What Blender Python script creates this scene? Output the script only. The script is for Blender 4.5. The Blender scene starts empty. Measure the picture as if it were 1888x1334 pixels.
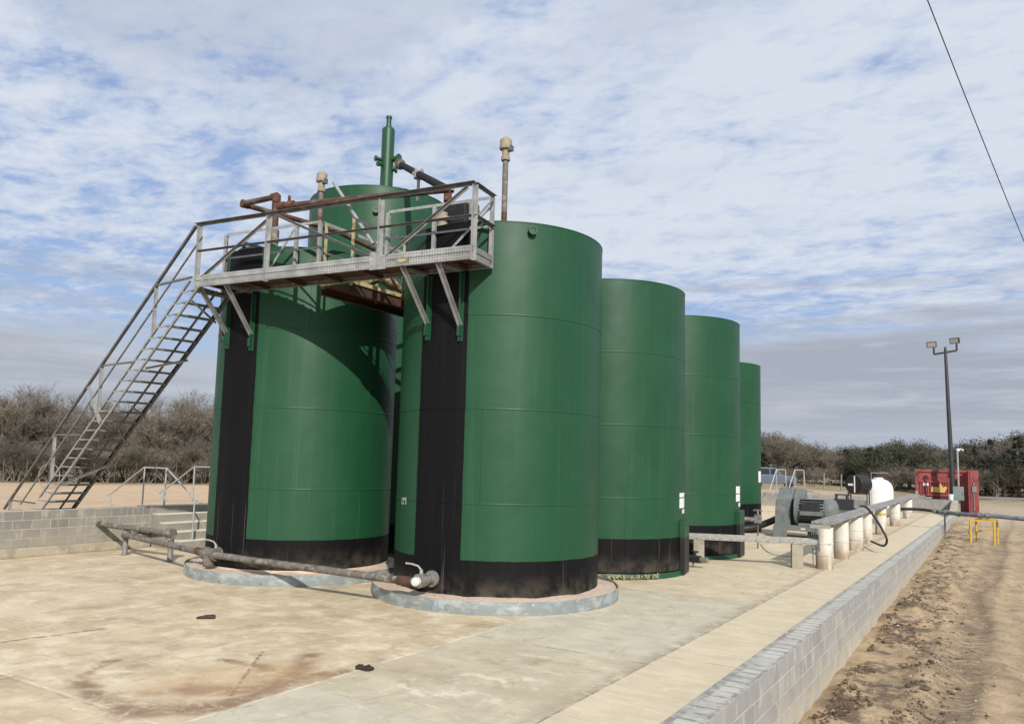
import bpy, math, random
import numpy as np
from mathutils import Vector as V, Matrix, noise as mnoise
from math import sin, cos, pi, radians, hypot, atan2, sqrt
R_ = random.Random(7)
scn = bpy.context.scene
COL = scn.collection

# ------------------------------------------------------------------ camera
CAM = V((7.781, -12.0218, 2.317)); FPX = 1435.16; CX, CY = 944.0, 711.57
def cam_axes():
    P, Y, r = radians(5.6455), radians(32.0827), radians(1.4872)
    f = V((sin(-Y)*cos(P), cos(-Y)*cos(P), sin(P))); rt = V((sin(pi/2-Y), cos(pi/2-Y), 0)); up = rt.cross(f)
    return f, rt*cos(r)+up*sin(r), up*cos(r)-rt*sin(r)
FW, RT, UP = cam_axes()
def ray(px, py):
    return (FW + RT*((px-CX)/FPX) + UP*((CY-py)/FPX)).normalized()
def at_y(px, py, y): d = ray(px, py); return CAM + d*((y-CAM.y)/d.y)
def at_z(px, py, z): d = ray(px, py); return CAM + d*((z-CAM.z)/d.z)
def at_d(px, py, D): d = ray(px, py); return CAM + d*(D/hypot(d.x, d.y))
cd = bpy.data.cameras.new('camera'); cam = bpy.data.objects.new('camera', cd); COL.objects.link(cam)
m = Matrix((RT, UP, -FW)).transposed().to_4x4(); m.translation = CAM; cam.matrix_world = m
cd.sensor_width = 36; cd.sensor_fit = 'HORIZONTAL'; cd.lens = 36*FPX/1888; cd.shift_y = (CY-667)/1888
cd.clip_end = 5000; cd.clip_start = .05
scn.camera = cam

# ------------------------------------------------------------------ object helpers
def link(o, parent=None):
    COL.objects.link(o)
    if parent is not None: o.parent = parent
    return o
def tag(o, label=None, cat=None, group=None, kind=None):
    if label: o['label'] = label
    if cat: o['category'] = cat
    if group: o['group'] = group
    if kind: o['kind'] = kind
    return o
def root_loc(o):
    p = V((0, 0, 0))
    while o is not None: p = p + V(o.location); o = o.parent
    return p
def thing(name, loc, label, cat, group=None):
    o = bpy.data.objects.new(name, None); o.empty_display_size = .2; link(o); o.location = loc
    return tag(o, label, cat, group)
def copy_tree(o, loc, label=None, parent=None):
    c = o.copy(); COL.objects.link(c); c.parent = parent
    if parent is None: c.location = loc
    if label: c['label'] = label
    for ch in list(o.children): copy_tree(ch, None, None, c)
    return c

class MB:
    def __init__(s): s.v = []; s.f = []; s.sm = []
    def add(s, vs, fs, smooth=False):
        b = len(s.v); s.v += [tuple(a) for a in vs]
        s.f += [tuple(i+b for i in f) for f in fs]; s.sm += [smooth]*len(fs); return s
    def obox(s, c, ax, h):
        c = V(c); a = [V(x)*k for x, k in zip(ax, h)]
        vs = [c + a[0]*i + a[1]*j + a[2]*k for k in (-1, 1) for j in (-1, 1) for i in (-1, 1)]
        return s.add(vs, [(0, 2, 3, 1), (4, 5, 7, 6), (0, 1, 5, 4), (2, 6, 7, 3), (0, 4, 6, 2), (1, 3, 7, 5)])
    def box(s, a, b, rz=0, c0=None):
        a, b = V(a), V(b); c = (a+b)/2; h = [abs(b[i]-a[i])/2 for i in range(3)]
        X = V((cos(rz), sin(rz), 0)); Y = V((-sin(rz), cos(rz), 0))
        return s.obox(c, (X, Y, V((0, 0, 1))), h)
    def bar(s, p, q, w, h=None, up=(0, 0, 1)):
        p, q = V(p), V(q); h = h or w; d = (q-p); L = d.length; d.normalize(); u = V(up)
        if abs(d.dot(u)) > .98: u = V((1, 0, 0)) if abs(d.x) < .9 else V((0, 1, 0))
        x = d.cross(u).normalized(); y = x.cross(d).normalized()
        return s.obox((p+q)/2, (x, y, d), (w/2, h/2, L/2))
    def angle(s, p, q, w=.05, t=.007, side=(0, 1, 0), up=(0, 0, 1)):
        # L-section iron: one flange facing up, the other facing the given side
        p, q = V(p), V(q); d = (q-p).normalized(); u = V(up)
        if abs(d.dot(u)) > .95: u = V(side)
        x = d.cross(u).normalized(); y = x.cross(d).normalized()
        if x.dot(V(side)) < 0: x = -x
        m_ = (p+q)/2; L = (q-p).length/2
        s.obox(m_ + x*(t/2), (x, y, d), (t/2, w/2, L))
        s.obox(m_ - x*(w/2) + y*(w/2-t/2), (x, y, d), (w/2, t/2, L)); return s
    def channel(s, p, q, w=.15, fl=.05, t=.008, side=(0, 1, 0)):
        p, q = V(p), V(q); d = (q-p).normalized(); x = d.cross(V((0, 0, 1))).normalized(); y = x.cross(d).normalized()
        if x.dot(V(side)) < 0: x = -x
        m_ = (p+q)/2; L = (q-p).length/2
        s.obox(m_, (x, y, d), (t/2, w/2, L))
        for k in (-1, 1): s.obox(m_ + x*(fl/2) + y*(k*(w/2-t/2)), (x, y, d), (fl/2, t/2, L))
        return s
    def tube(s, pts, r, n=10, caps=True, smooth=True):
        pts = [V(p) for p in pts]; k = len(pts); rs = r if isinstance(r, (list, tuple)) else [r]*k
        t0 = (pts[1]-pts[0]).normalized(); u = V((0, 0, 1)) if abs(t0.z) < .9 else V((1, 0, 0))
        x = t0.cross(u).normalized(); vs = []
        for i, p in enumerate(pts):
            if i == 0: t = t0
            elif i == k-1: t = (pts[-1]-pts[-2]).normalized()
            else: t = ((pts[i+1]-p).normalized() + (p-pts[i-1]).normalized()).normalized()
            x = (x - t*x.dot(t)).normalized(); y = t.cross(x)
            for j in range(n):
                a = 2*pi*j/n; vs.append(p + (x*cos(a) + y*sin(a))*rs[i])
        fs = [(i*n+j, i*n+(j+1) % n, (i+1)*n+(j+1) % n, (i+1)*n+j) for i in range(k-1) for j in range(n)]
        s.add(vs, fs, smooth)
        if caps:
            s.add(vs[:n], [tuple(range(n-1, -1, -1))]); s.add(vs[-n:], [tuple(range(n))])
        return s
    def lathe(s, prof, c=(0, 0, 0), n=32, axis=(0, 0, 1), smooth=True):
        c = V(c); z = V(axis).normalized(); x = z.cross(V((0, 1, 0)) if abs(z.y) < .9 else V((1, 0, 0))).normalized(); y = z.cross(x)
        for i in range(len(prof)-1):
            (r0, h0), (r1, h1) = prof[i], prof[i+1]; vs = []
            for r, h in ((r0, h0), (r1, h1)):
                for j in range(n):
                    a = 2*pi*j/n; vs.append(c + z*h + (x*cos(a)+y*sin(a))*max(r, 1e-4))
            s.add(vs, [(j, (j+1) % n, n+(j+1) % n, n+j) for j in range(n)], smooth)
        return s
    def prism(s, poly, d):
        # poly: 3-D points of one face; d: extrusion vector
        n = len(poly); a = [V(p) for p in poly]; b = [p+V(d) for p in a]
        return s.add(a+b, [tuple(range(n-1, -1, -1)), tuple(range(n, 2*n))] + [(i, (i+1) % n, n+(i+1) % n, n+i) for i in range(n)])
    def build(s, name, mat, parent=None, bevel=0., loc=None):
        o = root_loc(parent) if parent is not None else (V(loc) if loc is not None else V((0, 0, 0)))
        me = bpy.data.meshes.new(name)
        me.from_pydata([(a[0]-o.x, a[1]-o.y, a[2]-o.z) for a in s.v], [], s.f); me.update()
        me.polygons.foreach_set('use_smooth', s.sm); me.materials.append(mat)
        ob = bpy.data.objects.new(name, me); link(ob, parent)
        if parent is None: ob.location = o
        if bevel:
            b = ob.modifiers.new('bevel', 'BEVEL'); b.width = bevel; b.segments = 2; b.limit_method = 'ANGLE'
        return ob

# ------------------------------------------------------------------ materials
class NT:
    def __init__(s, name):
        s.m = bpy.data.materials.new(name); s.m.use_nodes = True; s.t = s.m.node_tree; s.n = s.t.nodes
        s.b = s.n['Principled BSDF']
    def node(s, typ, **kw):
        n = s.n.new(typ)
        for k, v in kw.items(): setattr(n, k, v)
        return n
    def set(s, sock, v):
        if isinstance(v, bpy.types.NodeSocket): s.t.links.new(v, sock)
        elif isinstance(v, (tuple, list)) and len(v) == 3 and sock.type == 'RGBA': sock.default_value = (*v, 1)
        else: sock.default_value = v
    def math(s, op, a, b=0., c=0., clamp=False):
        n = s.node('ShaderNodeMath', operation=op, use_clamp=clamp)
        for i, x in enumerate((a, b, c)): s.set(n.inputs[i], x)
        return n.outputs[0]
    def coord(s, kind='Object'):
        if kind == 'World': return s.node('ShaderNodeNewGeometry').outputs['Position']
        return s.node('ShaderNodeTexCoord').outputs[kind]
    def map(s, vec, scale=(1, 1, 1), loc=(0, 0, 0), rot=(0, 0, 0)):
        n = s.node('ShaderNodeMapping'); s.set(n.inputs[0], vec)
        n.inputs['Scale'].default_value = scale; n.inputs['Location'].default_value = loc; n.inputs['Rotation'].default_value = rot
        return n.outputs[0]
    def noise(s, vec, scale=5., detail=5., rough=.55, dist=0.):
        n = s.node('ShaderNodeTexNoise'); s.set(n.inputs['Vector'], vec)
        for k, v in (('Scale', scale), ('Detail', detail), ('Roughness', rough), ('Distortion', dist)): n.inputs[k].default_value = v
        return n.outputs[0]
    def ramp(s, f, lo, hi):
        n = s.node('ShaderNodeMapRange', interpolation_type='SMOOTHSTEP'); s.set(n.inputs[0], f)
        n.inputs[1].default_value = lo; n.inputs[2].default_value = hi
        return n.outputs[0]
    def mix(s, f, a, b):
        n = s.node('ShaderNodeMix', data_type='RGBA'); s.set(n.inputs[0], f); s.set(n.inputs[6], a); s.set(n.inputs[7], b)
        return n.outputs[2]
    def mul(s, a, v): # multiply a colour by a scalar
        n = s.node('ShaderNodeMix', data_type='RGBA', blend_type='MULTIPLY'); n.inputs[0].default_value = 1
        s.set(n.inputs[6], a)
        c = s.node('ShaderNodeCombineColor')
        for i in range(3): s.set(c.inputs[i], v)
        s.t.links.new(c.outputs[0], n.inputs[7]); return n.outputs[2]
    def xyz(s, vec):
        n = s.node('ShaderNodeSeparateXYZ'); s.set(n.inputs[0], vec); return n.outputs
    def comb(s, x, y, z):
        n = s.node('ShaderNodeCombineXYZ')
        for i, a in enumerate((x, y, z)): s.set(n.inputs[i], a)
        return n.outputs[0]
    def bump(s, h, strength=.3, dist=.02):
        n = s.node('ShaderNodeBump'); s.set(n.inputs['Height'], h); n.inputs['Strength'].default_value = strength; n.inputs['Distance'].default_value = dist
        s.t.links.new(n.outputs[0], s.b.inputs['Normal'])
    def done(s, col, rough=.6, metal=0., spec=None):
        s.set(s.b.inputs['Base Color'], col); s.set(s.b.inputs['Roughness'], rough); s.set(s.b.inputs['Metallic'], metal)
        if spec is not None: s.b.inputs['Specular IOR Level'].default_value = spec
        return s.m
def simple(name, base, layers=(), rough=.6, metal=0., bump=0., bscale=40., kind='Object', spec=None, bdist=.01):
    # layers: (colour, noise scale, lo, hi, strength, stretch)
    t = NT(name); c = t.coord(kind); col = base
    for L in layers:
        colr, sc, lo, hi, k = L[:5]; st = L[5] if len(L) > 5 else (1, 1, 1)
        f = t.math('MULTIPLY', t.ramp(t.noise(t.map(c, st, loc=(sc*1.7, sc, 3.1)), sc, 6), lo, hi), k)
        col = t.mix(f, col, colr)
    if bump: t.bump(t.noise(c, bscale, 6), bump, bdist)
    return t.done(col, rough, metal, spec)

GREEN = (.0095, .061, .0255); BLACK = (.0042, .0042, .005)
def tank_paint(name, band, zsplit, seed):
    t = NT(name); c = t.coord('Object'); x, y, z = t.xyz(c)
    off = (seed*3.1, seed*1.7, seed*.9)
    ang = t.math('ABSOLUTE', t.math('ARCTAN2', x, t.math('MULTIPLY', y, -1.)))
    wob = t.math('MULTIPLY', t.math('SUBTRACT', t.noise(t.map(c, loc=off), 3.5, 5), .5), .035)
    mask = t.math('LESS_THAN', t.math('ADD', z, wob), zsplit)
    if band: mask = t.math('MAXIMUM', mask, t.math('LESS_THAN', t.math('ADD', ang, t.math('MULTIPLY', wob, .45)), radians(14.9)))
    g = t.mix(t.math('MULTIPLY', t.ramp(t.noise(t.map(c, loc=off), .9, 5), .35, .75), .55), GREEN, (.0165, .080, .037))
    g = t.mix(t.math('MULTIPLY', t.ramp(t.noise(t.map(c, (7, 7, .25), off), 1.3, 5), .5, .8), .6), g, (.026, .083, .045))
    g = t.mix(t.math('MULTIPLY', t.ramp(t.noise(t.map(c, (1, 1, 1), off), 3.1, 7, .65), .58, .72), .3), g, (.008, .046, .021))
    k = t.mix(t.math('MULTIPLY', t.ramp(t.noise(t.map(c, (9, 9, .3), off), 1.2, 4), .45, .8), .6), BLACK, (.0095, .009, .0098))
    # thin pale run-off streaks and a dusty splash zone low on the shell
    st = t.ramp(t.noise(t.map(c, (16, 16, .22), off), 1.5, 3), .64, .72)
    low = t.ramp(z, 2.4, .2)
    k = t.mix(t.math('MULTIPLY', t.math('MULTIPLY', st, low), .5), k, (.16, .15, .14))
    dust = t.math('MULTIPLY', t.ramp(z, .45, -.1), t.ramp(t.noise(t.map(c, loc=off), 4, 6), .3, .7))
    k = t.mix(t.math('MULTIPLY', dust, .35), k, (.2, .17, .13))
    g = t.mix(t.math('MULTIPLY', t.math('MULTIPLY', st, t.ramp(z, 5.5, .2)), .22), g, (.12, .2, .14))
    col = t.mix(mask, g, k)
    h = t.math('ADD', t.noise(t.map(c, (1, 1, .8), off), 1.1, 2), t.math('MULTIPLY', t.noise(c, 60, 3), .012))
    t.bump(h, .45, .04)
    rg = t.math('ADD', .36, t.math('MULTIPLY', t.noise(t.map(c, loc=off), 2.2, 5), .22))
    t.set(t.b.inputs['Specular IOR Level'], t.math('SUBTRACT', .36, t.math('MULTIPLY', mask, .2)))
    return t.done(col, t.math('ADD', rg, t.math('MULTIPLY', mask, .14)))
M = {}
M['green'] = simple('green_paint', GREEN, [((.017, .08, .038), 3, .4, .7, .5)], .45, bump=.05)
M['black_paint'] = simple('black_paint', (.007, .007, .008), [((.02, .02, .02), 8, .45, .7, .5)], .5, bump=.1)
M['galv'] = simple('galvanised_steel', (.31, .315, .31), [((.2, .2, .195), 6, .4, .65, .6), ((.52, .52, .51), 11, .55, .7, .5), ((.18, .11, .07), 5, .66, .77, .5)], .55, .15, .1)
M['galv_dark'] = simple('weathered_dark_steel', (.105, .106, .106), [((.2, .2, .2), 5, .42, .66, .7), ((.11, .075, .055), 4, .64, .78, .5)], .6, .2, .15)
M['galv_grey'] = simple('dull_grey_steel', (.235, .24, .235), [((.14, .14, .135), 7, .4, .65, .6), ((.16, .1, .065), 6, .64, .76, .6)], .58, .15, .12)
M['rust'] = simple('rusty_pipe', (.095, .045, .029), [((.045, .028, .022), 5, .4, .65, .8), ((.17, .1, .062), 9, .55, .7, .6), ((.17, .165, .155), 3, .55, .7, .6)], .82, .1, .3)
M['rust_deep'] = simple('red_brown_rust', (.12, .045, .026), [((.065, .03, .022), 6, .4, .6, .8), ((.25, .13, .07), 10, .58, .7, .5)], .85, 0, .3)
M['rust_beam'] = simple('dark_rusty_beam', (.05, .026, .018), [((.1, .04, .024), 4, .4, .65, .8), ((.02, .015, .012), 8, .5, .7, .6)], .85, 0, .3)
M['cream_rust'] = simple('flaking_cream_paint', (.42, .36, .2), [((.2, .09, .04), 7, .48, .6, .9), ((.55, .5, .36), 13, .5, .7, .5)], .7, 0, .2)
M['old_pipe'] = simple('dirty_grey_pipe', (.15, .135, .115), [((.06, .048, .038), 5, .5, .64, .8), ((.29, .27, .235), 9, .5, .66, .75), ((.13, .06, .03), 4, .6, .72, .7)], .8, .1, .35, 30)
M['dark_pipe'] = simple('dark_steel_pipe', (.012, .012, .013), [((.05, .038, .03), 5, .56, .72, .6)], .75, 0, .1, spec=.2)
M['beige'] = simple('beige_cast_metal', (.31, .265, .195), [((.22, .17, .12), 9, .5, .68, .7)], .65, 0, .15)
M['valve'] = simple('valve_metal', (.24, .235, .22), [((.09, .08, .07), 9, .45, .62, .8), ((.38, .37, .35), 14, .55, .7, .6)], .6, .3, .3)
M['white_cap'] = simple('white_cap', (.6, .6, .58), [((.5, .47, .42), 9, .55, .7, .5)], .5)
M['ring'] = simple('ring_galvanised', (.25, .28, .285), [((.43, .47, .46), 2.2, .45, .6, .8, (1, 1, 2)), ((.2, .24, .25), 3.7, .5, .66, .7), ((.52, .53, .48), 6, .57, .7, .7, (1, 1, 3)), ((.3, .25, .18), 8, .6, .75, .5)], .55, .25, .12)
M['gravel'] = simple('pea_gravel', (.58, .455, .35), [((.4, .3, .22), 25, .45, .65, .7), ((.72, .61, .5), 45, .5, .68, .8)], .95, bump=.6, bscale=70, bdist=.02)
M['white_sign'] = simple('white_sign', (.78, .8, .78), [((.45, .46, .45), 14, .6, .72, .6)], .45)
M['white_poly'] = simple('white_poly', (.74, .75, .74), [((.6, .6, .56), 2, .5, .75, .5)], .45)
M['white_paint'] = simple('white_lettering', (.5, .58, .54), (), .6)
M['blue_mark'] = simple('blue_paint_mark', (.10, .22, .42), (), .6)
M['pvc'] = None
M['machine'] = simple('grey_machine_paint', (.15, .168, .162), [((.10, .112, .108), 3, .45, .65, .7), ((.21, .225, .215), 7, .56, .7, .5)], .45, bump=.05)
M['machine_dark'] = simple('dark_machine_metal', (.02, .022, .025), [((.05, .05, .05), 9, .5, .7, .5)], .5)
M['rubber'] = simple('black_rubber_hose', (.014, .014, .015), [((.05, .048, .045), 6, .5, .7, .5)], .5)
M['poly_grey'] = simple('blue_grey_pipe', (.13, .16, .19), [((.05, .055, .06), 4, .5, .62, .8), ((.33, .35, .36), 7, .6, .7, .6)], .45)
M['yellow'] = simple('yellow_paint', (.56, .36, .045), [((.2, .11, .04), 9, .58, .7, .7)], .55)
M['red_box'] = simple('faded_red_paint', (.27, .06, .055), [((.34, .09, .08), 1.5, .45, .7, .7), ((.12, .025, .022), 4, .5, .7, .7), ((.35, .13, .08), 7, .6, .72, .5)], .6, bump=.1)
M['red_dark'] = simple('dark_red_paint', (.11, .025, .024), (), .7)
M['decal_yellow'] = simple('yellow_decal', (.62, .42, .13), (), .6)
M['decal_white'] = simple('white_decal', (.72, .66, .64), (), .6)
M['pole'] = simple('dark_lamp_pole', (.035, .037, .04), [((.06, .06, .06), 4, .5, .7, .5)], .5, .3)
M['lens'] = simple('lamp_lens', (.34, .31, .27), (), .25)
M['elec'] = simple('grey_electrical_box', (.2, .235, .225), [((.15, .17, .165), 5, .5, .7, .6)], .5)
M['truck'] = simple('blue_grey_car_paint', (.10, .125, .16), (), .3)
M['glass'] = simple('dark_window_glass', (.03, .04, .055), (), .08)
M['rail'] = simple('handrail_steel', (.42, .43, .43), [((.26, .26, .25), 7, .5, .65, .6), ((.25, .12, .06), 5, .66, .74, .7)], .5, .35)
M['post_wood'] = simple('grey_fence_post', (.24, .21, .18), [((.14, .12, .1), 5, .45, .65, .6)], .9)
M['rag'] = simple('dark_brown_cloth', (.035, .022, .016), [((.08, .055, .04), 20, .5, .7, .7)], .95, bump=.6, bscale=60)
M['maroon'] = simple('maroon_rubber', (.05, .014, .014), [((.02, .012, .012), 20, .5, .65, .7)], .7, bump=.4)
M['wire'] = simple('dark_cable', (.03, .03, .035), (), .6)
M['sealant'] = simple('pale_sealant', (.36, .33, .2), [((.2, .19, .1), 12, .45, .62, .8), ((.12, .16, .08), 6, .58, .7, .7)], .9, bump=.5)
M['straw'] = simple('tan_hoop', (.3, .21, .13), (), .7)

def wood():
    t = NT('weathered_grey_wood'); c = t.coord('Object')
    g = t.noise(t.map(c, (14, .5, 14)), 2.2, 6, .65, .3)
    col = t.mix(t.ramp(g, .3, .7), (.16, .155, .145), (.37, .365, .35))
    col = t.mix(t.math('MULTIPLY', t.ramp(t.noise(t.map(c, (20, .7, 20)), 2.5, 4), .62, .7), .8), col, (.06, .055, .05))
    t.bump(g, .4, .01); return t.done(col, .9)
M['wood'] = wood()
def wood_x():
    t = NT('weathered_grey_timber'); c = t.coord('Object')
    g = t.noise(t.map(c, (.5, 14, 14)), 2.2, 6, .65, .3)
    col = t.mix(t.ramp(g, .3, .7), (.25, .24, .22), (.38, .37, .345))
    t.bump(g, .4, .01); return t.done(col, .9)
M['wood_x'] = wood_x()
def pvc():
    t = NT('stained_white_pipe'); c = t.coord('Object'); z = t.xyz(c)[2]
    inf = t.node('ShaderNodeObjectInfo').outputs['Random']
    cc = t.node('ShaderNodeVectorMath', operation='ADD'); t.set(cc.inputs[0], c); t.set(cc.inputs[1], t.comb(t.math('MULTIPLY', inf, 40.), t.math('MULTIPLY', inf, 17.), 0.)); cc = cc.outputs[0]
    col = t.mix(t.math('MULTIPLY', t.ramp(t.noise(t.map(cc, (4, 4, 1)), 1.6, 5), .45, .7), .6), (.64, .61, .55), (.48, .43, .35))
    st = t.math('MULTIPLY', t.ramp(z, .62, .02), t.ramp(t.noise(t.map(cc, (5, 5, 1.5)), 1.5, 6), .2, .6))
    col = t.mix(t.math('MULTIPLY', st, .9), col, (.26, .175, .10))
    col = t.mix(t.math('MULTIPLY', t.ramp(t.noise(t.map(cc, (2, 2, 26)), 1., 3), .68, .74), .5), col, (.16, .13, .1))
    t.bump(t.noise(cc, 14, 5), .25, .01); return t.done(col, .7)
M['pvc'] = pvc()

def blocks(name, axes, c1, c2, mortar, off=(0., 0.), stain=None, topgrout=False, zbase=None):
    t = NT(name); p = t.coord('World'); x, y, z = t.xyz(p); u = (x, y)[axes]
    w = t.noise(p, 9, 3)
    uu = t.math('ADD', t.math('ADD', u, off[0]), t.math('MULTIPLY', t.math('SUBTRACT', w, .5), .012))
    zz = t.math('ADD', t.math('ADD', z, off[1]), t.math('MULTIPLY', t.math('SUBTRACT', t.noise(p, 7, 3), .5), .012))
    b = t.node('ShaderNodeTexBrick'); b.offset = .5; b.squash = 1
    t.set(b.inputs['Vector'], t.comb(uu, zz, 0.))
    for k, v in (('Scale', 1.), ('Mortar Size', .0095), ('Mortar Smooth', .3), ('Bias', 0.), ('Brick Width', .405), ('Row Height', .2)): b.inputs[k].default_value = v
    t.set(b.inputs['Color1'], c1); t.set(b.inputs['Color2'], c2); t.set(b.inputs['Mortar'], mortar)
    col = b.outputs['Color']
    # one tone per block, weathering, lime smears
    col = t.mix(t.math('MULTIPLY', t.ramp(t.noise(p, 2.1, 7, .65), .4, .66), .5), col, tuple(a*.7 for a in c1))
    col = t.mix(t.math('MULTIPLY', t.ramp(t.noise(t.map(p, (1, 1, .6)), 4.5, 7, .65), .52, .68), .6), col, mortar)
    col = t.mix(t.math('MULTIPLY', t.ramp(t.noise(p, 60, 4), .5, .75), .25), col, tuple(a*.5 for a in c1))
    if stain:
        sc, z0, z1 = stain
        col = t.mix(t.math('MULTIPLY', t.math('MULTIPLY', t.ramp(z, z1, z0), t.ramp(t.noise(p, 3, 5), .2, .6)), .7), col, sc)
    if topgrout:
        nz = t.xyz(t.node('ShaderNodeNewGeometry').outputs['Normal'])[2]
        # filled cores along the top: two pale pads per block
        v = t.math('FRACT', t.math('DIVIDE', t.math('ADD', y, t.math('MULTIPLY', t.math('SUBTRACT', t.noise(p, 5, 3), .5), .05)), .2025))
        a1 = t.math('MULTIPLY', t.ramp(v, .1, .18), t.ramp(v, .93, .85))
        xx = t.math('ABSOLUTE', t.math('SUBTRACT', x, 5.515))
        pad = t.math('MULTIPLY', a1, t.ramp(t.math('ADD', xx, t.math('MULTIPLY', t.math('SUBTRACT', t.noise(p, 11, 5), .5), .11)), .11, .08))
        tone = t.ramp(t.noise(t.map(p, (.2, 1, 1)), 2.3, 4), .3, .65)
        pad = t.math('MULTIPLY', pad, t.math('ADD', .35, t.math('MULTIPLY', tone, .65)))
        topc = t.mix(pad, t.mix(t.ramp(t.noise(p, 7, 7, .7), .38, .62), (.22, .21, .195), (.42, .40, .355)), (.50, .485, .44))
        col = t.mix(t.ramp(nz, .6, .8), col, topc)
    h = t.math('ADD', t.math('MULTIPLY', b.outputs['Fac'], -.8), t.math('MULTIPLY', t.noise(p, 70, 4), .35))
    t.bump(h, .6, .008)
    return t.done(col, .92)
M['block_left'] = blocks('grey_block_left', 1, (.295, .28, .25), (.205, .198, .183), (.46, .43, .375), (0, 0), ((.36, .32, .25), .2, .7))
M['block_right'] = blocks('grey_block_right', 1, (.37, .36, .335), (.285, .285, .28), (.53, .50, .43), (.1, .175), ((.52, .45, .33), -.72, .02), True)
M['block_far'] = blocks('grey_block_far', 0, (.28, .27, .255), (.21, .205, .2), (.36, .34, .31), (0, 0), ((.36, .31, .24), .0, .5))

def bmask(t, x, y, x0, x1, y0, y1, e=.03):
    a = t.math('MULTIPLY', t.ramp(x, x0-e, x0+e), t.ramp(x, x1+e, x1-e))
    b = t.math('MULTIPLY', t.ramp(y, y0-e, y0+e), t.ramp(y, y1+e, y1-e))
    return t.math('MULTIPLY', a, b)
def seg(t, x, y, p, q, w, n=None, soft=.6):
    # distance mask along a segment p-q of half width w
    dx, dy = q[0]-p[0], q[1]-p[1]; L2 = dx*dx+dy*dy
    k = t.math('DIVIDE', t.math('ADD', t.math('MULTIPLY', t.math('SUBTRACT', x, p[0]), dx), t.math('MULTIPLY', t.math('SUBTRACT', y, p[1]), dy)), L2, clamp=True)
    ex = t.math('SUBTRACT', t.math('SUBTRACT', x, p[0]), t.math('MULTIPLY', k, dx)); ey = t.math('SUBTRACT', t.math('SUBTRACT', y, p[1]), t.math('MULTIPLY', k, dy))
    d = t.math('SQRT', t.math('ADD', t.math('MULTIPLY', ex, ex), t.math('MULTIPLY', ey, ey)))
    return t.ramp(d, w, w*(1-soft))
def floor_mat():
    t = NT('old_concrete_floor'); p = t.coord('World'); x, y, z = t.xyz(p)
    w1 = t.math('SUBTRACT', t.noise(p, 1.7, 5), .5); w2 = t.math('SUBTRACT', t.noise(t.map(p, loc=(9, 4, 0)), 1.7, 5), .5)
    f1 = t.math('SUBTRACT', t.noise(p, 9, 4), .5); f2 = t.math('SUBTRACT', t.noise(t.map(p, loc=(3, 8, 0)), 9, 4), .5)
    # joints wander a centimetre or two, stains wander by tens of centimetres
    jx = t.math('ADD', x, t.math('MULTIPLY', f1, .05)); jy = t.math('ADD', y, t.math('MULTIPLY', f2, .05))
    sx = t.math('ADD', x, t.math('MULTIPLY', w1, .9)); sy = t.math('ADD', y, t.math('MULTIPLY', w2, .9))
    big = t.noise(p, .55, 6, .6); mid = t.noise(p, 1.9, 7, .62); fine = t.noise(p, 17, 6, .6); grain = t.noise(p, 120, 3)
    brush = t.noise(t.map(p, (1.2, 5, 1), rot=(0, 0, radians(24))), 1.6, 6, .6)
    old = t.mix(t.ramp(big, .3, .7), (.43, .345, .235), (.55, .475, .355))
    old = t.mix(t.math('MULTIPLY', t.ramp(mid, .44, .66), .75), old, (.655, .59, .46))
    old = t.mix(t.math('MULTIPLY', t.ramp(t.noise(t.map(p, loc=(5, 5, 0)), 1.3, 7, .65), .5, .68), .6), old, (.30, .23, .155))
    new = t.mix(t.ramp(mid, .3, .7), (.40, .36, .28), (.52, .48, .385))
    new = t.mix(t.math('MULTIPLY', t.ramp(big, .5, .66), .5), new, (.40, .335, .24))
    strip = t.mix(t.ramp(t.math('ADD', t.math('MULTIPLY', brush, .5), t.math('MULTIPLY', mid, .5)), .35, .65), (.485, .425, .325), (.575, .52, .41))
    smooth = t.mix(t.ramp(mid, .3, .7), (.43, .405, .34), (.515, .49, .42))
    col = old
    g = bmask(t, jx, jy, 1.69, 4.17, -40, 1.98, .02); col = t.mix(g, col, new)
    g2 = bmask(t, jx, jy, 1.62, 4.17, -3.1, 1.98, .02); col = t.mix(t.math('MULTIPLY', g2, .75), col, smooth)
    g3 = bmask(t, jx, jy, 1.72, 4.17, -40, -6.13, .02); col = t.mix(t.math('MULTIPLY', g3, .85), col, smooth)
    g4 = bmask(t, jx, jy, 1.62, 4.17, 2.0, 60, .03); col = t.mix(t.math('MULTIPLY', g4, .7), col, strip)
    g5 = t.ramp(jx, 4.16, 4.2); col = t.mix(g5, col, strip)
    # damp edge beside the long joint
    dj = t.math('MULTIPLY', t.ramp(t.math('ADD', x, t.math('MULTIPLY', w1, .25)), 3.92, 4.14), t.ramp(jx, 4.21, 4.17))
    col = t.mix(t.math('MULTIPLY', t.math('MULTIPLY', dj, t.ramp(t.noise(p, 3.2, 5), .3, .6)), .6), col, (.24, .21, .17))
    # joints and cracks
    def line(c, p0, p1, w, colr, k, brk=None):
        f = seg(t, jx, jy, p0, p1, w)
        if brk: f = t.math('MULTIPLY', f, t.ramp(t.noise(p, brk, 4), .38, .55))
        return t.mix(t.math('MULTIPLY', f, k), c, colr)
    DK = (.11, .085, .06); LT = (.72, .66, .54)
    col = line(col, (1.69, -9), (1.69, -2.2), .03, LT, .6, 4)
    col = line(col, (1.62, -3.1), (4.17, -3.1), .022, DK, .65, 3)
    col = line(col, (-10, 1.2), (-2, 1.0), .014, DK, .5, 3)
    col = line(col, (-6.4, -9), (-6.3, -2.2), .014, DK, .5, 2)
    col = line(col, (-2.2, -5.6), (.3, -4.2), .01, DK, .55, 2.5)
    col = line(col, (.3, -4.2), (1.1, -2.6), .01, DK, .5, 2.5)
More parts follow.
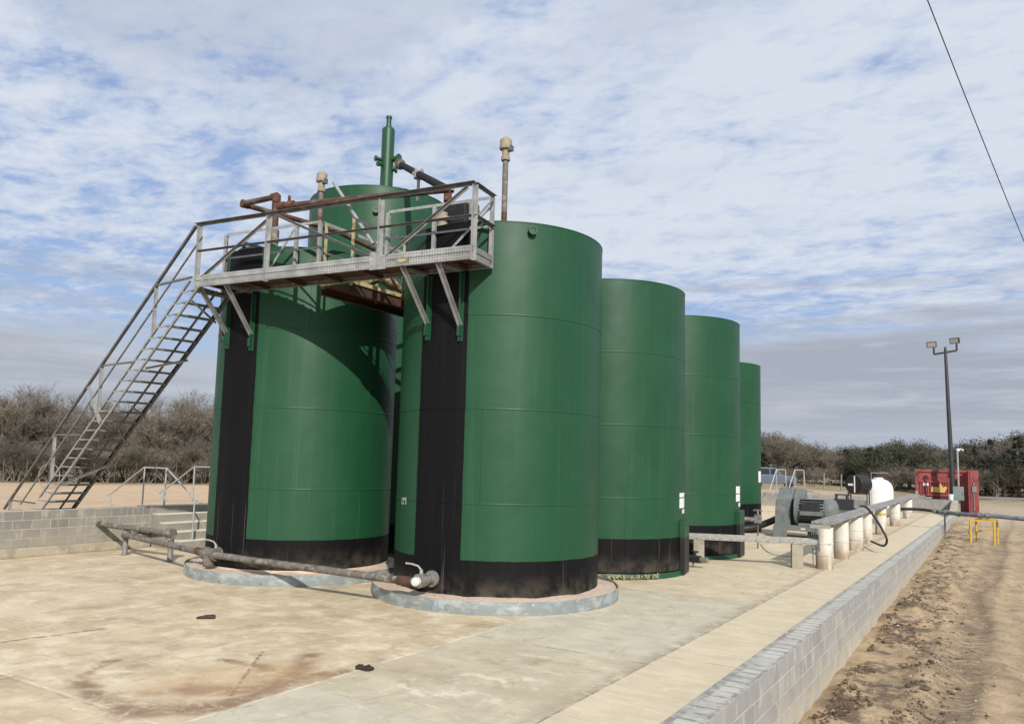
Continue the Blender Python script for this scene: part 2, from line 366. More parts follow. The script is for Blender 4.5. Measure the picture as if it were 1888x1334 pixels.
    col = line(col, (-5.2, -4.4), (-2.6, -3.6), .01, DK, .5, 3)
    col = line(col, (2.2, -7.2), (3.3, -3.2), .008, DK, .5, 2.5)
    col = line(col, (4.2, -2.6), (5.34, -2.6), .014, DK, .5, 4)
    col = line(col, (4.2, 3.4), (5.34, 3.4), .014, DK, .5, 4)
    col = line(col, (1.45, 1.98), (4.17, 2.05), .02, DK, .5, 4)
    col = line(col, (4.18, -30), (4.18, 40), .014, DK, .7, 4)
    col = line(col, (-2.75, -8.2), (-2.36, -5.9), .07, (.19, .15, .10), .8, 7)
    col = line(col, (-1.6, -7.69), (1.6, -7.69), .02, LT, .6, 2.2)
    col = line(col, (-1.6, -7.74), (1.6, -7.74), .014, DK, .4, 5)
    col = line(col, (.2, -5.4), (1.46, -6.9), .03, DK, .85, 9)
    col = line(col, (-6.5, -3.1), (1.6, -3.35), .014, DK, .55, 3)
    col = line(col, (-3.2, -9), (-3.05, 0), .014, DK, .5, 3)
    col = line(col, (-.9, -9.5), (-.91, -7.65), .04, DK, .5, 6)
    # rust-brown wash marks: an arc and a patch beside the pale joint
    arc = None
    for a, b, aw in (((-.75, -6.7), (-.35, -7.3), .13), ((-.35, -7.3), (.0, -7.5), .17), ((.0, -7.5), (.5, -7.62), .22), ((.5, -7.62), (1.0, -7.6), .26), ((1.0, -7.6), (1.45, -7.3), .34), ((1.45, -7.3), (1.62, -6.8), .36), ((1.62, -6.8), (1.45, -6.1), .3), ((1.45, -6.1), (.85, -5.25), .26), ((1.3, -6.5), (1.6, -5.5), .2), ((.2, -6.0), (.9, -5.9), .16), ((.9, -6.9), (1.3, -6.6), .3)):
        s_ = seg(t, t.math('ADD', x, t.math('MULTIPLY', w1, .5)), t.math('ADD', y, t.math('MULTIPLY', w2, .5)), a, b, aw, soft=.85)
        arc = s_ if arc is None else t.math('MAXIMUM', arc, s_)
    arc = t.math('MULTIPLY', arc, t.ramp(t.noise(t.map(p, loc=(6, 1, 0)), 2.6, 8, .68, .4), .3, .55))
    arc = t.math('MULTIPLY', arc, t.ramp(jx, 1.72, 1.64))
    col = t.mix(t.math('MULTIPLY', arc, .9), col, (.20, .125, .082))
    yb = t.math('MULTIPLY', seg(t, sx, sy, (.75, -6.8), (1.15, -6.0), .85, soft=.8), t.ramp(jx, 1.7, 1.6))
    col = t.mix(t.math('MULTIPLY', yb, .5), col, (.42, .275, .15))
    for a, b, w, k in (((-.1, -6.9), (-.6, -6.2), .35, .45), ((-6.5, -3.3), (-4.5, -4.0), .35, .35), ((.6, -7.3), (.9, -7.0), .22, .5), ((-1.7, -6.4), (-1.2, -6.0), .22, .4), ((-9, -2.8), (-7.2, -2.2), .5, .3), ((2.6, -4.1), (3.3, -3.7), .35, .35), ((2.3, -5.2), (3.2, -4.9), .4, .3)):
        s_ = t.math('MULTIPLY', seg(t, sx, sy, a, b, w, soft=.9), t.ramp(t.noise(p, 4, 6, .65), .4, .62))
        col = t.mix(t.math('MULTIPLY', s_, k), col, (.20, .15, .105))
    for a, b, w, k in (((2.9, -4.9), (3.5, -4.5), .3, .7), ((2.4, -5.6), (3.4, -5.4), .25, .7), ((-1.2, -7.1), (-.2, -7.05), .3, .45)):
        s_ = t.math('MULTIPLY', seg(t, sx, sy, a, b, w, soft=.9), t.ramp(t.noise(p, 5, 6, .65), .42, .62))
        col = t.mix(t.math('MULTIPLY', s_, k), col, (.68, .645, .56))
    sm = t.ramp(t.noise(t.map(p, (2.2, 1, 1), loc=(11, 3, 0), rot=(0, 0, radians(-20))), 2.4, 9, .72, .6), .55, .66)
    col = t.mix(t.math('MULTIPLY', t.math('MULTIPLY', sm, .5), t.ramp(jx, 4.2, 4.1)), col, (.29, .225, .155))
    pl = t.ramp(t.noise(t.map(p, (1, 1.8, 1), loc=(1, 9, 0), rot=(0, 0, radians(28))), 3.1, 9, .72, .5), .54, .66)
    col = t.mix(t.math('MULTIPLY', pl, .42), col, (.70, .63, .49))
    # long thin drag marks in the film of silt
    sil = t.ramp(t.noise(t.map(p, (1, 7, 1), rot=(0, 0, radians(35))), 1.1, 7, .68), .57, .68)
    col = t.mix(t.math('MULTIPLY', t.math('MULTIPLY', sil, .45), t.ramp(jx, 4.2, 4.1)), col, (.30, .235, .16))
    col = t.mix(t.math('MULTIPLY', t.ramp(fine, .55, .75), .35), col, (.3, .245, .175))
    col = t.mix(t.math('MULTIPLY', t.ramp(grain, .5, .8), .3), col, (.66, .6, .5))
    col = t.mix(t.math('MULTIPLY', t.ramp(t.noise(t.map(p, loc=(2, 2, 2)), 48, 3), .68, .74), .6), col, (.14, .11, .085))
    tint = t.node('ShaderNodeMix', data_type='RGBA', blend_type='MULTIPLY'); tint.inputs[0].default_value = 1; t.set(tint.inputs[6], col); tint.inputs[7].default_value = (1.10, 1.055, .965, 1); col = tint.outputs[2]
    t.bump(t.math('ADD', t.math('MULTIPLY', fine, .5), t.math('ADD', t.math('MULTIPLY', mid, .9), t.math('MULTIPLY', grain, .2))), .35, .018)
    return t.done(col, .93)
M['floor'] = floor_mat()
M['step'] = simple('step_concrete', (.28, .262, .225), [((.21, .196, .168), 2.5, .4, .65, .7), ((.38, .355, .305), 6, .55, .7, .6)], .92, bump=.3, bscale=30, kind='World')  # toned down so the risers look less lit than the treads
M['tread_sunlit'] = simple('pale_sunlit_concrete', (.62, .58, .49), [((.48, .44, .36), 4, .45, .7, .6)], .9, bump=.2, kind='World')  # pale nosing colour over whole treads, painting in the sunlight on them
M['footing'] = simple('footing_concrete', (.40, .355, .27), [((.27, .25, .19), 3, .45, .62, .8), ((.5, .46, .37), 8, .55, .7, .6)], .92, bump=.3, bscale=30, kind='World')
M['block_leg'] = simple('concrete_pier', (.34, .31, .25), [((.24, .21, .17), 5, .45, .65, .7)], .92, bump=.3, bscale=30)

def ground_mat():
    t = NT('dirt_ground'); p = t.coord('World'); x, y, z = t.xyz(p)
    big = t.noise(p, .25, 6, .6); mid = t.noise(p, 1.6, 7, .65); fine = t.noise(p, 14, 6, .65); grain = t.noise(p, 70, 4, .7)
    dirt = t.mix(t.ramp(mid, .3, .7), (.40, .285, .165), (.56, .42, .262))
    dirt = t.mix(t.math('MULTIPLY', t.ramp(t.noise(t.map(p, loc=(7, 2, 0)), .9, 7, .65), .52, .66), .6), dirt, (.19, .145, .10))
    # grey gravelly band further right
    gr = t.math('MULTIPLY', t.ramp(t.math('ADD', x, t.math('MULTIPLY', t.math('SUBTRACT', big, .5), 3.)), 7.6, 9.4), t.ramp(fine, .3, .6))
    dirt = t.mix(t.math('MULTIPLY', gr, .55), dirt, (.30, .265, .21))
    # dark damp spoil close to the wall
    sp = t.math('MULTIPLY', t.math('MULTIPLY', t.ramp(x, 7.6, 6.2), t.ramp(x, 5.5, 5.95)), t.ramp(t.noise(p, 2.3, 6, .65), .48, .6))
    dirt = t.mix(t.math('MULTIPLY', sp, .8), dirt, (.11, .078, .053))
    # tyre tracks
    for tx, sl in ((7.15, .02), (8.7, .02)):
        q = t.math('ADD', t.math('SUBTRACT', t.math('SUBTRACT', x, tx), t.math('MULTIPLY', y, sl)), 0.)
        tr = t.math('MULTIPLY', t.ramp(t.math('ABSOLUTE', q), .42, .2), t.ramp(t.math('SINE', t.math('ADD', t.math('MULTIPLY', y, 34.), t.math('MULTIPLY', mid, 25.))), -1.6, .8))
        dirt = t.mix(t.math('MULTIPLY', t.math('MULTIPLY', tr, t.ramp(mid, .1, .35)), .75), dirt, (.235, .17, .112))
    sand = t.mix(t.ramp(mid, .3, .7), (.55, .385, .235), (.63, .47, .31))
    sand = t.mix(t.math('MULTIPLY', t.ramp(big, .48, .62), .5), sand, (.45, .35, .24))
    grass = t.mix(t.ramp(mid, .35, .65), (.24, .19, .105), (.36, .28, .165))
    grass = t.mix(t.math('MULTIPLY', t.ramp(t.noise(p, .5, 5), .5, .65), .5), grass, (.13, .125, .06))
    left = t.ramp(x, -9.5, -10.6)
    col = t.mix(left, dirt, sand)
    far = t.ramp(t.math('ADD', y, t.math('MULTIPLY', big, 6.)), 33., 43.)
    fsand = t.mix(t.ramp(mid, .3, .7), (.44, .34, .235), (.52, .42, .30))
    col = t.mix(t.math('MULTIPLY', far, t.math('SUBTRACT', 1., left)), col, fsand)
    # dry grass under the tree lines
    d = t.math('SQRT', t.math('ADD', t.math('POWER', t.math('SUBTRACT', x, CAM.x), 2.), t.math('POWER', t.math('SUBTRACT', y, CAM.y), 2.)))
    dn = t.math('ADD', d, t.math('MULTIPLY', t.math('SUBTRACT', t.noise(p, .6, 5), .5), 9.))
    gl = t.math('MULTIPLY', left, t.ramp(dn, 39.5, 43.)); gf = t.math('MULTIPLY', t.math('SUBTRACT', 1., left), t.ramp(dn, 60., 82.))
    col = t.mix(t.math('MAXIMUM', gl, gf), col, grass)
    m2 = t.noise(t.map(p, (1.3, 1, 1), loc=(4, 4, 0)), 4.5, 9, .7, .4)
    col = t.mix(t.math('MULTIPLY', t.math('MULTIPLY', t.ramp(m2, .5, .64), .5), t.math('SUBTRACT', 1., t.math('MULTIPLY', left, .8))), col, t.mul(col, .55))
    col = t.mix(t.math('MULTIPLY', t.ramp(t.noise(t.map(p, loc=(9, 9, 0)), 26, 6, .7), .56, .7), .5), col, t.mul(col, .55))
    col = t.mix(t.math('MULTIPLY', t.ramp(fine, .5, .7), .4), col, t.mul(col, .62))
    col = t.mix(t.math('MULTIPLY', t.ramp(grain, .52, .68), .6), col, t.mul(col, 1.4))
    col = t.mix(t.math('MULTIPLY', t.math('MULTIPLY', t.ramp(grain, .46, .32), .5), t.math('SUBTRACT', 1., t.math('MULTIPLY', left, .7))), col, t.mul(col, .45))
    t.bump(t.math('ADD', t.math('MULTIPLY', fine, 1.), t.math('MULTIPLY', grain, .6)), .8, .05)
    return t.done(col, .97)
M['ground'] = ground_mat()
M['clod'] = simple('dark_clods', (.10, .068, .045), [((.21, .152, .10), 2.2, .42, .62, .85), ((.045, .031, .022), 9, .5, .65, .6)], .98, bump=.8, bscale=50, kind='World', bdist=.02)
M['stone'] = simple('pale_stones', (.40, .34, .27), [((.26, .21, .16), 3, .4, .65, .8), ((.55, .5, .42), 9, .5, .65, .6)], .95, bump=.5, bscale=60, kind='World')
M['road'] = simple('grey_gravel_road', (.20, .185, .17), [((.27, .24, .21), 1, .4, .65, .7)], .95, kind='World')
M['bark'] = simple('grey_bark', (.24, .205, .165), [((.11, .088, .07), 3, .4, .65, .7)], .95)
M['twig'] = simple('brown_twigs', (.19, .163, .127), [((.125, .107, .084), .7, .4, .62, .7), ((.27, .235, .19), 1.4, .58, .7, .6)], .95)
M['twig_dark'] = simple('dark_brown_twigs', (.10, .085, .064), [((.062, .053, .04), .8, .4, .62, .7)], .95)
def leafmat(name, a, b, c_):
    t = NT(name); c = t.coord('Object')
    col = t.mix(t.ramp(t.noise(c, .9, 4), .35, .65), a, b)
    col = t.mix(t.math('MULTIPLY', t.ramp(t.noise(c, 3., 4), .55, .7), .7), col, c_)
    return t.done(col, .8)
M['leaf_oak'] = leafmat('olive_evergreen_leaves', (.030, .036, .017), (.046, .05, .024), (.07, .066, .036))
M['leaf_cedar'] = leafmat('dark_cedar_leaves', (.02, .026, .015), (.032, .037, .02), (.045, .045, .026))

def strut():
    t = NT('perforated_galvanised_strut'); c = t.coord('World'); x, y, z = t.xyz(c)
    u = t.math('SUBTRACT', t.math('FRACT', t.math('DIVIDE', t.math('ADD', x, t.math('MULTIPLY', y, .11)), .05)), .5)
    v = t.math('SUBTRACT', t.math('FRACT', t.math('DIVIDE', z, .05)), .5)
    d = t.math('SQRT', t.math('ADD', t.math('MULTIPLY', u, u), t.math('MULTIPLY', v, v)))
    base = t.mix(t.ramp(t.noise(c, 3, 6), .35, .65), (.24, .245, .24), (.38, .385, .38))
    base = t.mix(t.math('MULTIPLY', t.ramp(t.noise(c, 5, 6), .64, .76), .6), base, (.2, .125, .08))
    col = t.mix(t.math('MULTIPLY', t.ramp(d, .26, .2), .75), base, (.06, .06, .06))
    return t.done(col, .55, .15)
M['strut'] = strut()
# ------------------------------------------------------------------ sun and sky
SAZ, SEL = radians(136), radians(31)
sv = V((sin(SAZ)*cos(SEL), cos(SAZ)*cos(SEL), sin(SEL)))
sl = bpy.data.lights.new('sun', 'SUN'); sl.energy = 4.5; sl.angle = radians(.7); sl.color = (1, .945, .86)
so = bpy.data.objects.new('sun', sl); link(so); so.rotation_euler = sv.to_track_quat('Z', 'Y').to_euler(); so.location = (0, -20, 30)
def world():
    w = bpy.data.worlds.new('World'); scn.world = w; w.use_nodes = True
    s = NT.__new__(NT); s.t = w.node_tree; s.n = s.t.nodes; s.m = None
    for n in list(s.n): s.n.remove(n)
    sky = s.node('ShaderNodeTexSky', sky_type='NISHITA'); sky.sun_disc = False; sky.sun_elevation = SEL; sky.sun_rotation = SAZ
    sky.air_density = 1.; sky.dust_density = .6; sky.ozone_density = 2.
    d = s.node('ShaderNodeTexCoord').outputs['Generated']; x, y, z = s.xyz(d)
    zc = s.math('ADD', s.math('MAXIMUM', z, 0.), .085)
    px, py = s.math('DIVIDE', x, zc), s.math('DIVIDE', y, zc)
    p = s.comb(px, py, 0.)
    # camera-left/right drift of the cloud deck: altocumulus overhead, a clear slot lower down, a grey bank on the horizon
    wv = s.noise(s.map(p, (1, 1, 1)), .8, 3)
    big = s.noise(s.map(p, (.55, .8, 1), rot=(0, 0, radians(20)), loc=(2.7, 1.3, 0)), .8, 5, .55)
    puff = s.noise(s.map(p, (1, 1.35, 1), rot=(0, 0, radians(-25)), loc=(5.2, 3.1, 0)), 4.9, 8, .6, .3)
    fine = s.noise(s.map(p, (1, 1.4, 1), rot=(0, 0, radians(-25))), 17., 5, .6, .2)
    e = s.math('ADD', z, s.math('MULTIPLY', s.math('SUBTRACT', wv, .5), .10))
    hi = s.ramp(e, .17, .30)                      # altocumulus sheet
    v = s.math('ADD', s.math('MULTIPLY', puff, .58), s.math('ADD', s.math('MULTIPLY', big, .5), s.math('MULTIPLY', fine, .2)))
    th = s.math('ADD', s.math('MULTIPLY', hi, -.125), .657)
    cov = s.ramp(s.math('SUBTRACT', v, th), -.085, .06)
    cov = s.math('MULTIPLY', cov, s.ramp(e, .10, .19))
    dens = s.ramp(s.math('SUBTRACT', v, th), .0, .16)
    shade = s.ramp(s.noise(s.map(p, (.7, 1, 1), rot=(0, 0, radians(15)), loc=(8.3, 2.2, 0)), 1.15, 5, .55), .5, .68)
    white = s.mix(dens, (5.4, 6.2, 7.9), (7.15, 7.7, 8.5))
    white = s.mix(s.math('MULTIPLY', shade, .6), white, (4.6, 5.2, 6.4))
    blue = s.mix(s.ramp(z, .1, .5), (3.5, 4.95, 7.9), (3.2, 4.5, 7.5))
    blue = s.mix(.25, blue, sky.outputs[0])
    col = s.mix(s.math('MULTIPLY', cov, .93), blue, white)
    bank_n = s.noise(s.map(s.comb(px, py, 0.), (.16, .32, 1), rot=(0, 0, radians(32)), loc=(4, 1, 0)), 1.6, 6, .55, .3)
    strat = s.noise(s.comb(s.math('MULTIPLY', x, 1.2), s.math('MULTIPLY', y, 1.2), s.math('MULTIPLY', z, 16.)), 2.2, 6, .55, .4)
    bk = s.math('MULTIPLY', s.ramp(s.math('ADD', e, s.math('MULTIPLY', s.math('SUBTRACT', strat, .5), .26)), .225, .125), .93)
    st2 = s.noise(s.comb(s.math('MULTIPLY', x, 2.6), s.math('MULTIPLY', y, 2.6), s.math('MULTIPLY', z, 20.)), 2.6, 7, .6, .5)
    bankc = s.mix(s.ramp(strat, .36, .66), (3.9, 4.25, 4.95), (5.0, 5.3, 5.9))
    bankc = s.mix(s.math('MULTIPLY', s.ramp(st2, .5, .68), .6), bankc, (5.6, 5.95, 6.6))
    bankc = s.mix(s.ramp(z, .07, .0), bankc, (4.5, 5.0, 5.8))
    col = s.mix(bk, col, bankc)
    bg = s.node('ShaderNodeBackground'); s.set(bg.inputs[0], col); bg.inputs[1].default_value = .1
    out = s.node('ShaderNodeOutputWorld'); s.t.links.new(bg.outputs[0], out.inputs[0])
world()
scn.view_settings.view_transform = 'Standard'; scn.view_settings.look = 'None'; scn.view_settings.exposure = 0.0
scn.view_settings.gamma = 1.0; scn.view_settings.use_curve_mapping = False

# ------------------------------------------------------------------ ground
def sstep(a, b, x):
    t = min(1, max(0, (x-a)/(b-a))); return t*t*(3-2*t)
def lerp_tab(tab, v):
    if v <= tab[0][0]: return tab[0][1]
    for (a, h0), (b, h1) in zip(tab, tab[1:]):
        if v <= b: return h0+(h1-h0)*(v-a)/(b-a)
    return tab[-1][1]
RT_TAB = ((-30, -.68), (0, -.66), (8, -.55), (15, -.47), (25, -.32), (43, -.02), (100, .42), (400, .6))
HEAP = at_d(1520, 900, 70)
def ground_h(x, y):
    if -10.5 < x < 5.48 and -24.9 < y < 40.62: return -.5
    if x <= -10.5 and y < 41: h = .86 + .05*mnoise.noise(V((x*.15, y*.15, 0)))
    else:
        t = sstep(-14, 5, x) if y >= 40.6 else 1.
        h = (1-t)*.8 + t*lerp_tab(RT_TAB, y)
        if x >= 5.48 and y < 42:
            n = mnoise.fractal(V((x*.9, y*.6, 3)), 1., 2., 5)
            near = sstep(8.2, 6.1, x)*sstep(5.5, 5.9, x)
            h += .045*n + near*.17*max(0, mnoise.fractal(V((x*1.4, y*1.0, 7)), 1., 2., 5)+.12) + .03*mnoise.fractal(V((x*3.5, y*3.5, 1)), .9, 2., 3)*sstep(30, 10, y)
            for tx in (7.15, 8.7):
                q = abs(x-tx-.02*y); wob = .5*mnoise.noise(V((0, y*.16, tx))); q = abs(x-tx-.02*y-wob); h += -.05*sstep(.36, .14, q)*(.6+.5*mnoise.noise(V((0, y*1.3, 5)))) + .035*sstep(.22, .08, abs(q-.42))
        elif y > 41:
            h += .12*mnoise.fractal(V((x*.12, y*.12, 2)), 1., 2., 3)*sstep(41, 50, y)
            h += .6*math.exp(-((x-HEAP.x)/3.0)**2-((y-HEAP.y)/2.5)**2)
    return h
def axis_pts(a, lo, hi, step, b, extra, g=1.35):
    pts = list(np.arange(lo, hi+1e-6, step)); s_ = step; v = lo
    while v > a: s_ *= g; v -= s_; pts.append(max(v, a))
    s_ = step; v = hi
    while v < b: s_ *= g; v += s_; pts.append(min(v, b))
    return sorted(set([round(float(q), 3) for q in pts] + extra))
gx = axis_pts(-900, 5.6, 12., .085, 900, [-10.56, -10.44, 5.42, 5.55], 1.28)
gy = axis_pts(-900, -9., 16., .1, 1500, [40.55, 40.7, -25.1, -24.8], 1.12)
gv = [(x, y, ground_h(x, y)) for y in gy for x in gx]; nx = len(gx)
g = MB(); g.add(gv, [(j*nx+i, j*nx+i+1, (j+1)*nx+i+1, (j+1)*nx+i) for j in range(len(gy)-1) for i in range(nx-1)], True)
tag(g.build('ground', M['ground']), kind='structure')
fl = MB(); fl.box((-10.405, -24.5, -.3), (5.345, 40.505, 0)); tag(fl.build('concrete_floor', M['floor']), kind='structure')

def clods(name, n, mat, rng, place, size, kind='stuff'):
    b = MB()
    oc = [V(a) for a in ((1, 0, 0), (-1, 0, 0), (0, 1, 0), (0, -1, 0), (0, 0, 1), (0, 0, -1))]
    fs0 = [(0, 2, 4), (2, 1, 4), (1, 3, 4), (3, 0, 4), (2, 0, 5), (1, 2, 5), (3, 1, 5), (0, 3, 5)]
    vs = list(oc); fs = []
    cache = {}
    def mid(i, j):
        k = (min(i, j), max(i, j))
        if k not in cache: vs.append(((vs[i]+vs[j])/2).normalized()); cache[k] = len(vs)-1
        return cache[k]
    for a, c_, d in fs0:
        x, y, z = mid(a, c_), mid(c_, d), mid(d, a); fs += [(a, x, z), (x, c_, y), (z, y, d), (x, y, z)]
    for _ in range(n):
        x, y = place(rng); s_ = size(rng); z = ground_h(x, y); ph = V((rng.random()*50, rng.random()*50, 0)); a = rng.random()*6.3
        sc = (s_*rng.uniform(.7, 1.4), s_*rng.uniform(.7, 1.4), s_*rng.uniform(.5, .9))
        out = []
        for q in vs:
            k = 1 + .8*mnoise.noise(q*1.9+ph); qx, qy = q.x*sc[0]*k, q.y*sc[1]*k
            out.append((x+qx*cos(a)-qy*sin(a), y+qx*sin(a)+qy*cos(a), z+s_*.2+q.z*sc[2]*k))
        b.add(out, fs, False)
    o = b.build(name, mat); return tag(o, kind=kind)
rg = random.Random(3)
def near_wall(r):
    while True:
        y = r.choice([r.gauss(-1.2, 1.6), r.gauss(2.8, 1.6), r.uniform(-8, 14), r.uniform(-8, 30)]); x = 5.72 + abs(r.gauss(.0, .55)) + .1
        if mnoise.noise(V((x*1.2, y*.8, 4))) > -.12 and y < 38: return x, y
clods('dirt_clods', 5200, M['clod'], rg, near_wall, lambda r: min(.05, .0055*math.exp(abs(r.gauss(0, .8)))))
clods('loose_stones', 1500, M['stone'], rg, lambda r: (5.75+abs(r.gauss(0, 2.8)), r.uniform(-9, 22)), lambda r: min(.035, .0065*math.exp(abs(r.gauss(0, .6)))))

# ------------------------------------------------------------------ retaining walls and steps
w = thing('block_wall', (-10.5, -10, 0), 'tan grey concrete block wall on a footing behind the pipe posts at left', 'wall')
b = MB(); b.box((-10.6, -24.5, .0), (-10.4, -.02, 1.0)); b.box((-10.6, 2.65, .0), (-10.4, 40.498, 1.0)); b.build('blockwork', M['block_left'], w)
b = MB(); b.box((-10.4, -24.5, 0), (-10.31, .0, .2)); b.build('footing', M['footing'], w, .02)
w = thing('block_wall', (5.5, 0, 0), 'long low pale grey block wall with grouted top running beside the dirt', 'wall')
b = MB()
yy = -24.5
while yy < 36.2:
    y1 = min(36.2, yy+2.0); d0 = .22-.11*max(0, yy)/36; d1 = .22-.11*max(0, y1)/36
    b.add([(5.345, yy, -1.), (5.65, yy, -1.), (5.65, yy, d0), (5.345, yy, d0), (5.345, y1, -1.), (5.65, y1, -1.), (5.65, y1, d1), (5.345, y1, d1)],
          [(3, 2, 6, 7), (1, 5, 6, 2), (0, 3, 7, 4)] + ([(0, 1, 2, 3)] if yy < -24 else []) + ([(4, 7, 6, 5)] if y1 > 36.1 else [])); yy = y1
b.build('blockwork', M['block_right'], w)
b = MB(); b.add([(5.35, 36.2, -1), (5.67, 36.2, -1), (5.67, 36.2, .12), (5.35, 36.2, .12), (5.35, 40.49, -1), (5.67, 40.49, -1), (5.67, 40.49, .84), (5.35, 40.49, .84)],
    [(3, 2, 6, 7), (1, 5, 6, 2), (0, 3, 7, 4), (0, 1, 2, 3), (4, 7, 6, 5)]); b.build('raked_end', M['footing'], w)
w = thing('block_wall', (-2, 40.65, 0), 'grey concrete block end wall in front of the red container', 'wall')
b = MB(); b.box((-10.6, 40.5, -.6), (-5.2, 40.8, .84)); b.box((-5.2, 40.5, -.6), (5.67, 40.8, .84)); b.build('blockwork', M['block_far'], w)

st = thing('concrete_steps', (-9.9, 1.3, 0), 'four pale concrete steps over the left block wall beside the striped tank', 'steps')
R1 = ((197, 913), (203, 911), (266, 861), (308, 863), (360, 921), (364, 923)); P1 = ((204, 911, .85), (267, 862, .98), (307, 863, .8), (359, 920, .2))
R2 = ((293, 909), (300, 905), (358, 860), (402, 861), (440, 915)); P2 = ((300, 905, .85), (359, 860, .98), (402, 861, .8), (438, 914, .2))
for k in range(4):
    b = MB(); x0 = -10.38+.30*(3-k)*1.0
    zt = 1.0-.2*(3-k)-.2
    # tread k: 0 lowest
    top = .2*(k+1); xr = -10.38+.30*(4-k)
    b.box((-10.38, .06+.001*k, 0 if k == 0 else .2*k-.002), (xr, 2.6-.001*k, top)); sp_ = b.build('step', M['step'], st, .012); b = MB(); b.box((xr-.31, .055+.001*k, top-.002), (xr+.004, 2.6-.001*k, top+.022)); b.build('sunlit_tread', M['tread_sunlit'], sp_, .006)  # thin pale cap on each step carries the painted sunlight
b = MB(); b.box((-10.95, -.02, .3), (-10.38, 2.65, 1.0)); b.build('landing', M['step'], st, .012)
def handrail(y, label, RP, PP):
    t = thing('stair_handrail', (-10.3, y, .2), label, 'handrail', 'pipe handrails over the left steps')
    pts = [tuple(at_y(u_, v_, y)) for u_, v_ in RP]
    b = MB(); b.tube(pts, .021, 8); b.build('rail', M['rail'], t)
    for u_, v_, z0 in PP:
        q_ = at_y(u_, v_, y); x, z1 = q_.x, q_.z; b = MB(); b.tube([(x, y, z0), (x, y, z1)], .021, 8); b.build('post', M['rail'], t)
handrail(.42, 'nearer galvanised pipe handrail over the concrete steps by the wall', R1, P1)
handrail(2.3, 'farther galvanised pipe handrail, half hidden behind the left striped tank', R2, P2)

# ------------------------------------------------------------------ tanks
R = 1.829
def cylp(c, ang, r, z): a = radians(ang); return V((c[0]+r*sin(a), c[1]+r*cos(a), z))
def tank(name, c, zb, zt, band, zsplit, label, seed, seams, cone=.28, r=R):
    t = thing(name, (c[0], c[1], zb), label, 'tank')
    mat = tank_paint(name+'_paint', band, zsplit-zb, seed)
    b = MB(); H = zt-zb; n = 128
    zs = [0] + [H*(k+1)/24 for k in range(24)]
    b.lathe([(r, zb+z) for z in zs], (c[0], c[1], 0), n); b.build('shell', mat, t)
    zl = [zb]+list(seams)+[zt-.02]
    for k in range(len(zl)-1):
        for an in (112+(seed*41+k*57) % 95,):
            b = MB(); b.tube([cylp(c, an, r+.001, zl[k]+.02), cylp(c, an, r+.001, zl[k+1]-.02)], .0045, 6); b.build('vertical_seam', mat, t)
    b = MB(); b.lathe([(r+.001, zt-.02), (r+.006, zt-.016), (r+.006, zt), (r-.004, zt+.006), (0.15, zt+cone), (0, zt+cone)], (c[0], c[1], 0), n); b.build('roof', mat, t)
    for z in seams:
        b = MB(); b.lathe([(r-.005, z-.02), (r+.006, z-.012), (r+.0085, z), (r+.006, z+.012), (r-.005, z+.02)], (c[0], c[1], 0), n); b.build('weld_seam', mat, t)
    if zb > .01:
        b = MB(); b.lathe([(r+.05, 0.0), (r+.05, zb-.1), (r+.03, zb-.02), (r-.02, zb-.02)], (c[0], c[1], 0), 96)
        b.build('base_ring', M['green'] if not band else M['gravel'], t)
    return t
cA, cB, cC, cD, cE, cF = (-4.63, -.386), (0, 0), (0, 4.4626), (0, 8.925), (-1.75, 18.0), (-6.1, 3.25)
ZT = 6.28
tA = tank('striped_tank', cA, .2575, ZT+.06, True, .79, 'left green tank with a black vertical stripe, behind the stair top', 1, (1.73, 3.25, 4.76))
tB = tank('striped_tank', cB, .2, ZT, True, .77, 'nearest green tank with a black vertical stripe, painted number and pale vent pipe', 2, (1.66, 3.18, 4.72))
tC = tank('green_tank', cC, .13, ZT, False, .82, 'green tank with black base directly right of the nearest striped tank', 3, (1.66, 3.18, 4.72), .2)
tD = tank('green_tank', cD, .13, ZT, False, .86, 'green tank with black base, third along the row from the front', 4, (1.66, 3.18, 4.72), .2)
tE = tank('green_tank', cE, .05, ZT, False, 1.05, 'farthest green tank, narrow and partly hidden at the end of the row', 5, (1.7, 3.3, 4.8), .2)
tF = tank('tall_tank', cF, .0, 9.0, False, .8, 'tallest green tank rising behind the walkway with a stack on its roof', 6, (1.8, 3.6, 5.4, 7.2), .22)
def nozzle(t, c, ang, z, r=.075, ln=.11, mat='green', rr=R):
    p = cylp(c, ang, rr-.01, z); d = cylp((0, 0), ang, 1, 0); b = MB()
    b.lathe([(r*.75, 0), (r*.75, ln*.6), (r, ln*.6), (r, ln), (r*.6, ln), (r*.5, ln*.85), (0, ln*.85)], p, 20, d); b.build('nozzle', M[mat], t)
nozzle(tB, cB, 133.2, 6.13); nozzle(tA, cA, 134, 6.02); nozzle(tF, cF, 141, 8.35)
for c, t in ((cC, tC), (cD, tD)):
    b = MB(); p = V((c[0]+(.14 if t is tC else .1), c[1]-.9, ZT+.09)); b.lathe([(.05, 0), (.05, .16), (.035, .16), (.035, .22), (.05, .22), (.05, .25), (0, .26)], p, 14); b.build('roof_fitting', M['black_paint'], t)
nozzle(tC, cC, 196, 1.15, .05, .12)
